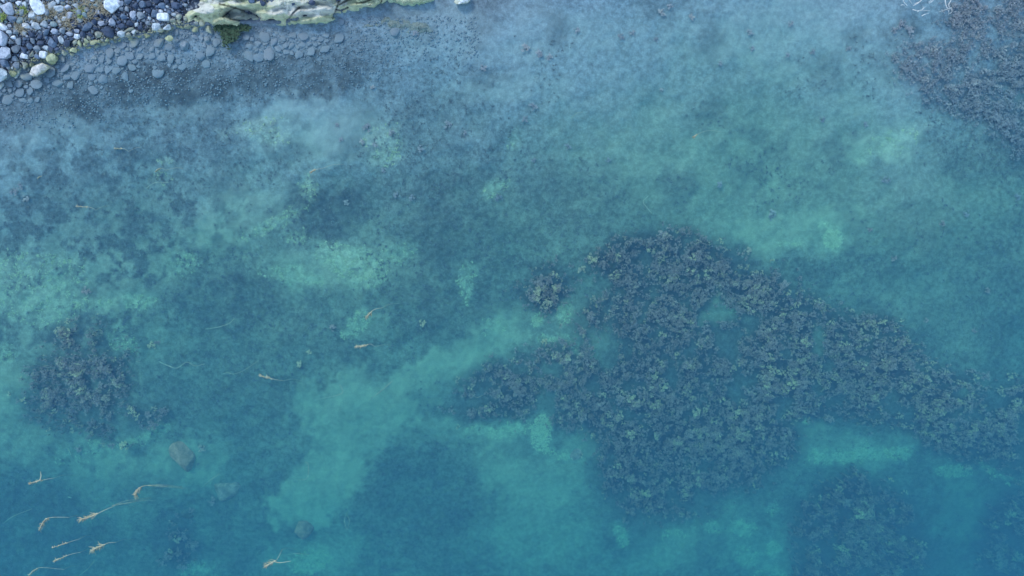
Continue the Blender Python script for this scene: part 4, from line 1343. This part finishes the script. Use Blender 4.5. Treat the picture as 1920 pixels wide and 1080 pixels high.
branch("dead_branch", [
    (Q((1725, -60, .35), (1712, -30, .25), (1700, -8, .12)), .03, .02), (Q((1712, -30, .25), (1694, -2, .10), (1701, 11, .02)), .016, .006), (Q((1700, -8, .12), (1706, 2, .03), (1711, 8, -.04)), .010, .004),
    (Q((1689, 10, .0), (1694, 9, .04), (1699, 14, -.05)), .008, .003), (Q((1740, -22, .2), (1727, 1, .06), (1712, 11, .0)), .018, .008), (Q((1725, 3, .06), (1718, 6, .0), (1713, 6, -.03)), .010, .004),
    (Q((1760, -18, .2), (1750, 0, .08), (1742, 6, .02)), .014, .006), (Q((1757, -18, .2), (1746, 0, .05), (1741, 4, .02)), .008, .004), (Q((1711, 18, -.02), (1722, 20, .04), (1744, 20, -.03)), .009, .004),
    (Q((1720, 22, -.02), (1729, 18, .05), (1735, 13, -.03)), .008, .004), (Q((1727, 20, .04), (1731, 15, .03), (1730, 11, .0)), .006, .003), (Q((1728, 30, .02), (1734, 27, .04), (1741, 25, -.02)), .012, .004)],
    "bleached dead twigs reaching into the water at the top right, left bunch")
branch("dead_branch", [
    (Q((1775, -50, .35), (1772, -10, .15), (1773, 8, .08)), .022, .012), (Q((1773, 8, .08), (1777, 16, .04), (1783, 15, .03), (1785, 22, .0), (1780, 26, -.03)), .011, .005), (Q((1790, -30, .3), (1783, 0, .1), (1779, 8, .05), (1780, 14, .03)), .018, .008),
    (Q((1777, 17, .03), (1779, 24, -.02), (1778, 28, -.05)), .007, .003), (Q((1777, 17, .03), (1770, 19, .01), (1761, 22, -.04)), .007, .003), (Q((1766, 18, .02), (1768, 22, -.01), (1771, 25, -.04)), .007, .003), (Q((1784, 14, .02), (1779, 19, .0), (1774, 18, .01)), .006, .003)],
    "bleached dead twigs reaching into the water at the top right, right bunch")

# ---- dry grass and green shoots on the beach
r = random.Random(12)
pc = []
spots = [(150, 6, 30, 12), (128, 26, 24, 12), (165, 34, 20, 10), (100, 30, 24, 12), (36, 56, 12, 7), (60, 34, 22, 10), (85, 20, 14, 10), (190, 20, 14, 12), (125, 48, 16, 8), (20, 26, 16, 8), (170, 10, 24, 10)]
for q in range(620):
    cx, cy_, sx, sy = spots[q % len(spots)]
    x, y = cx + r.gauss(0, sx * .5), cy_ + r.gauss(0, sy * .5)
    z0 = zb(x, y) + .03
    th = r.gauss(.5, .9)
    l = r.uniform(.06, .24)
    b = np.array(W(x, y, z0))
    d = np.array([math.cos(th), math.sin(th), 0])
    pts = [b, b + d * l * .5 + np.array([0, 0, .05]), b + d * l + np.array([r.gauss(0, .03), r.gauss(0, .03), .03])]
    pc.append(tube(smooth_path(pts, 5), np.linspace(.0045, .002, 5), 3))
v, f = merge(pc)
tag(link(bpy.data.objects.new("dry_grass", mesh_np("dry_grass", v, f, M_STRAW))), "dry straw-coloured grass among the upper beach stones", "grass", None, "stuff")
for (cx, cy_, rx, lab) in [(5, 32, 7, "green tuft of grass at the left edge of the beach"), (152, 25, 8, "yellow-green tuft among dry grass left of the round white boulder"), (44, 20, 8, "dull green tuft right of the lavender corner boulder")]:
    pc = []
    for q in range(90):
        x, y = cx + r.gauss(0, rx * .4), cy_ + r.gauss(0, rx * .4)
        b = np.array(W(x, y, zb(x, y) + .05))
        th, l = r.uniform(0, 6.28), r.uniform(.04, .10)
        d, s2 = np.array([math.cos(th), math.sin(th), r.uniform(.1, .8)]), np.array([-math.sin(th), math.cos(th), 0]) * .009
        pc.append((np.array([b - s2, b + s2, b + d * l * .6 + s2, b + d * l * .6 - s2, b + d * l]), np.array([(0, 1, 2), (0, 2, 3), (3, 2, 4)])))
    v, f = merge(pc)
    tag(link(bpy.data.objects.new("grass_tuft", mesh_np("grass_tuft", v, f, M_GRASS, False))), lab, "grass", "green tufts on the beach")
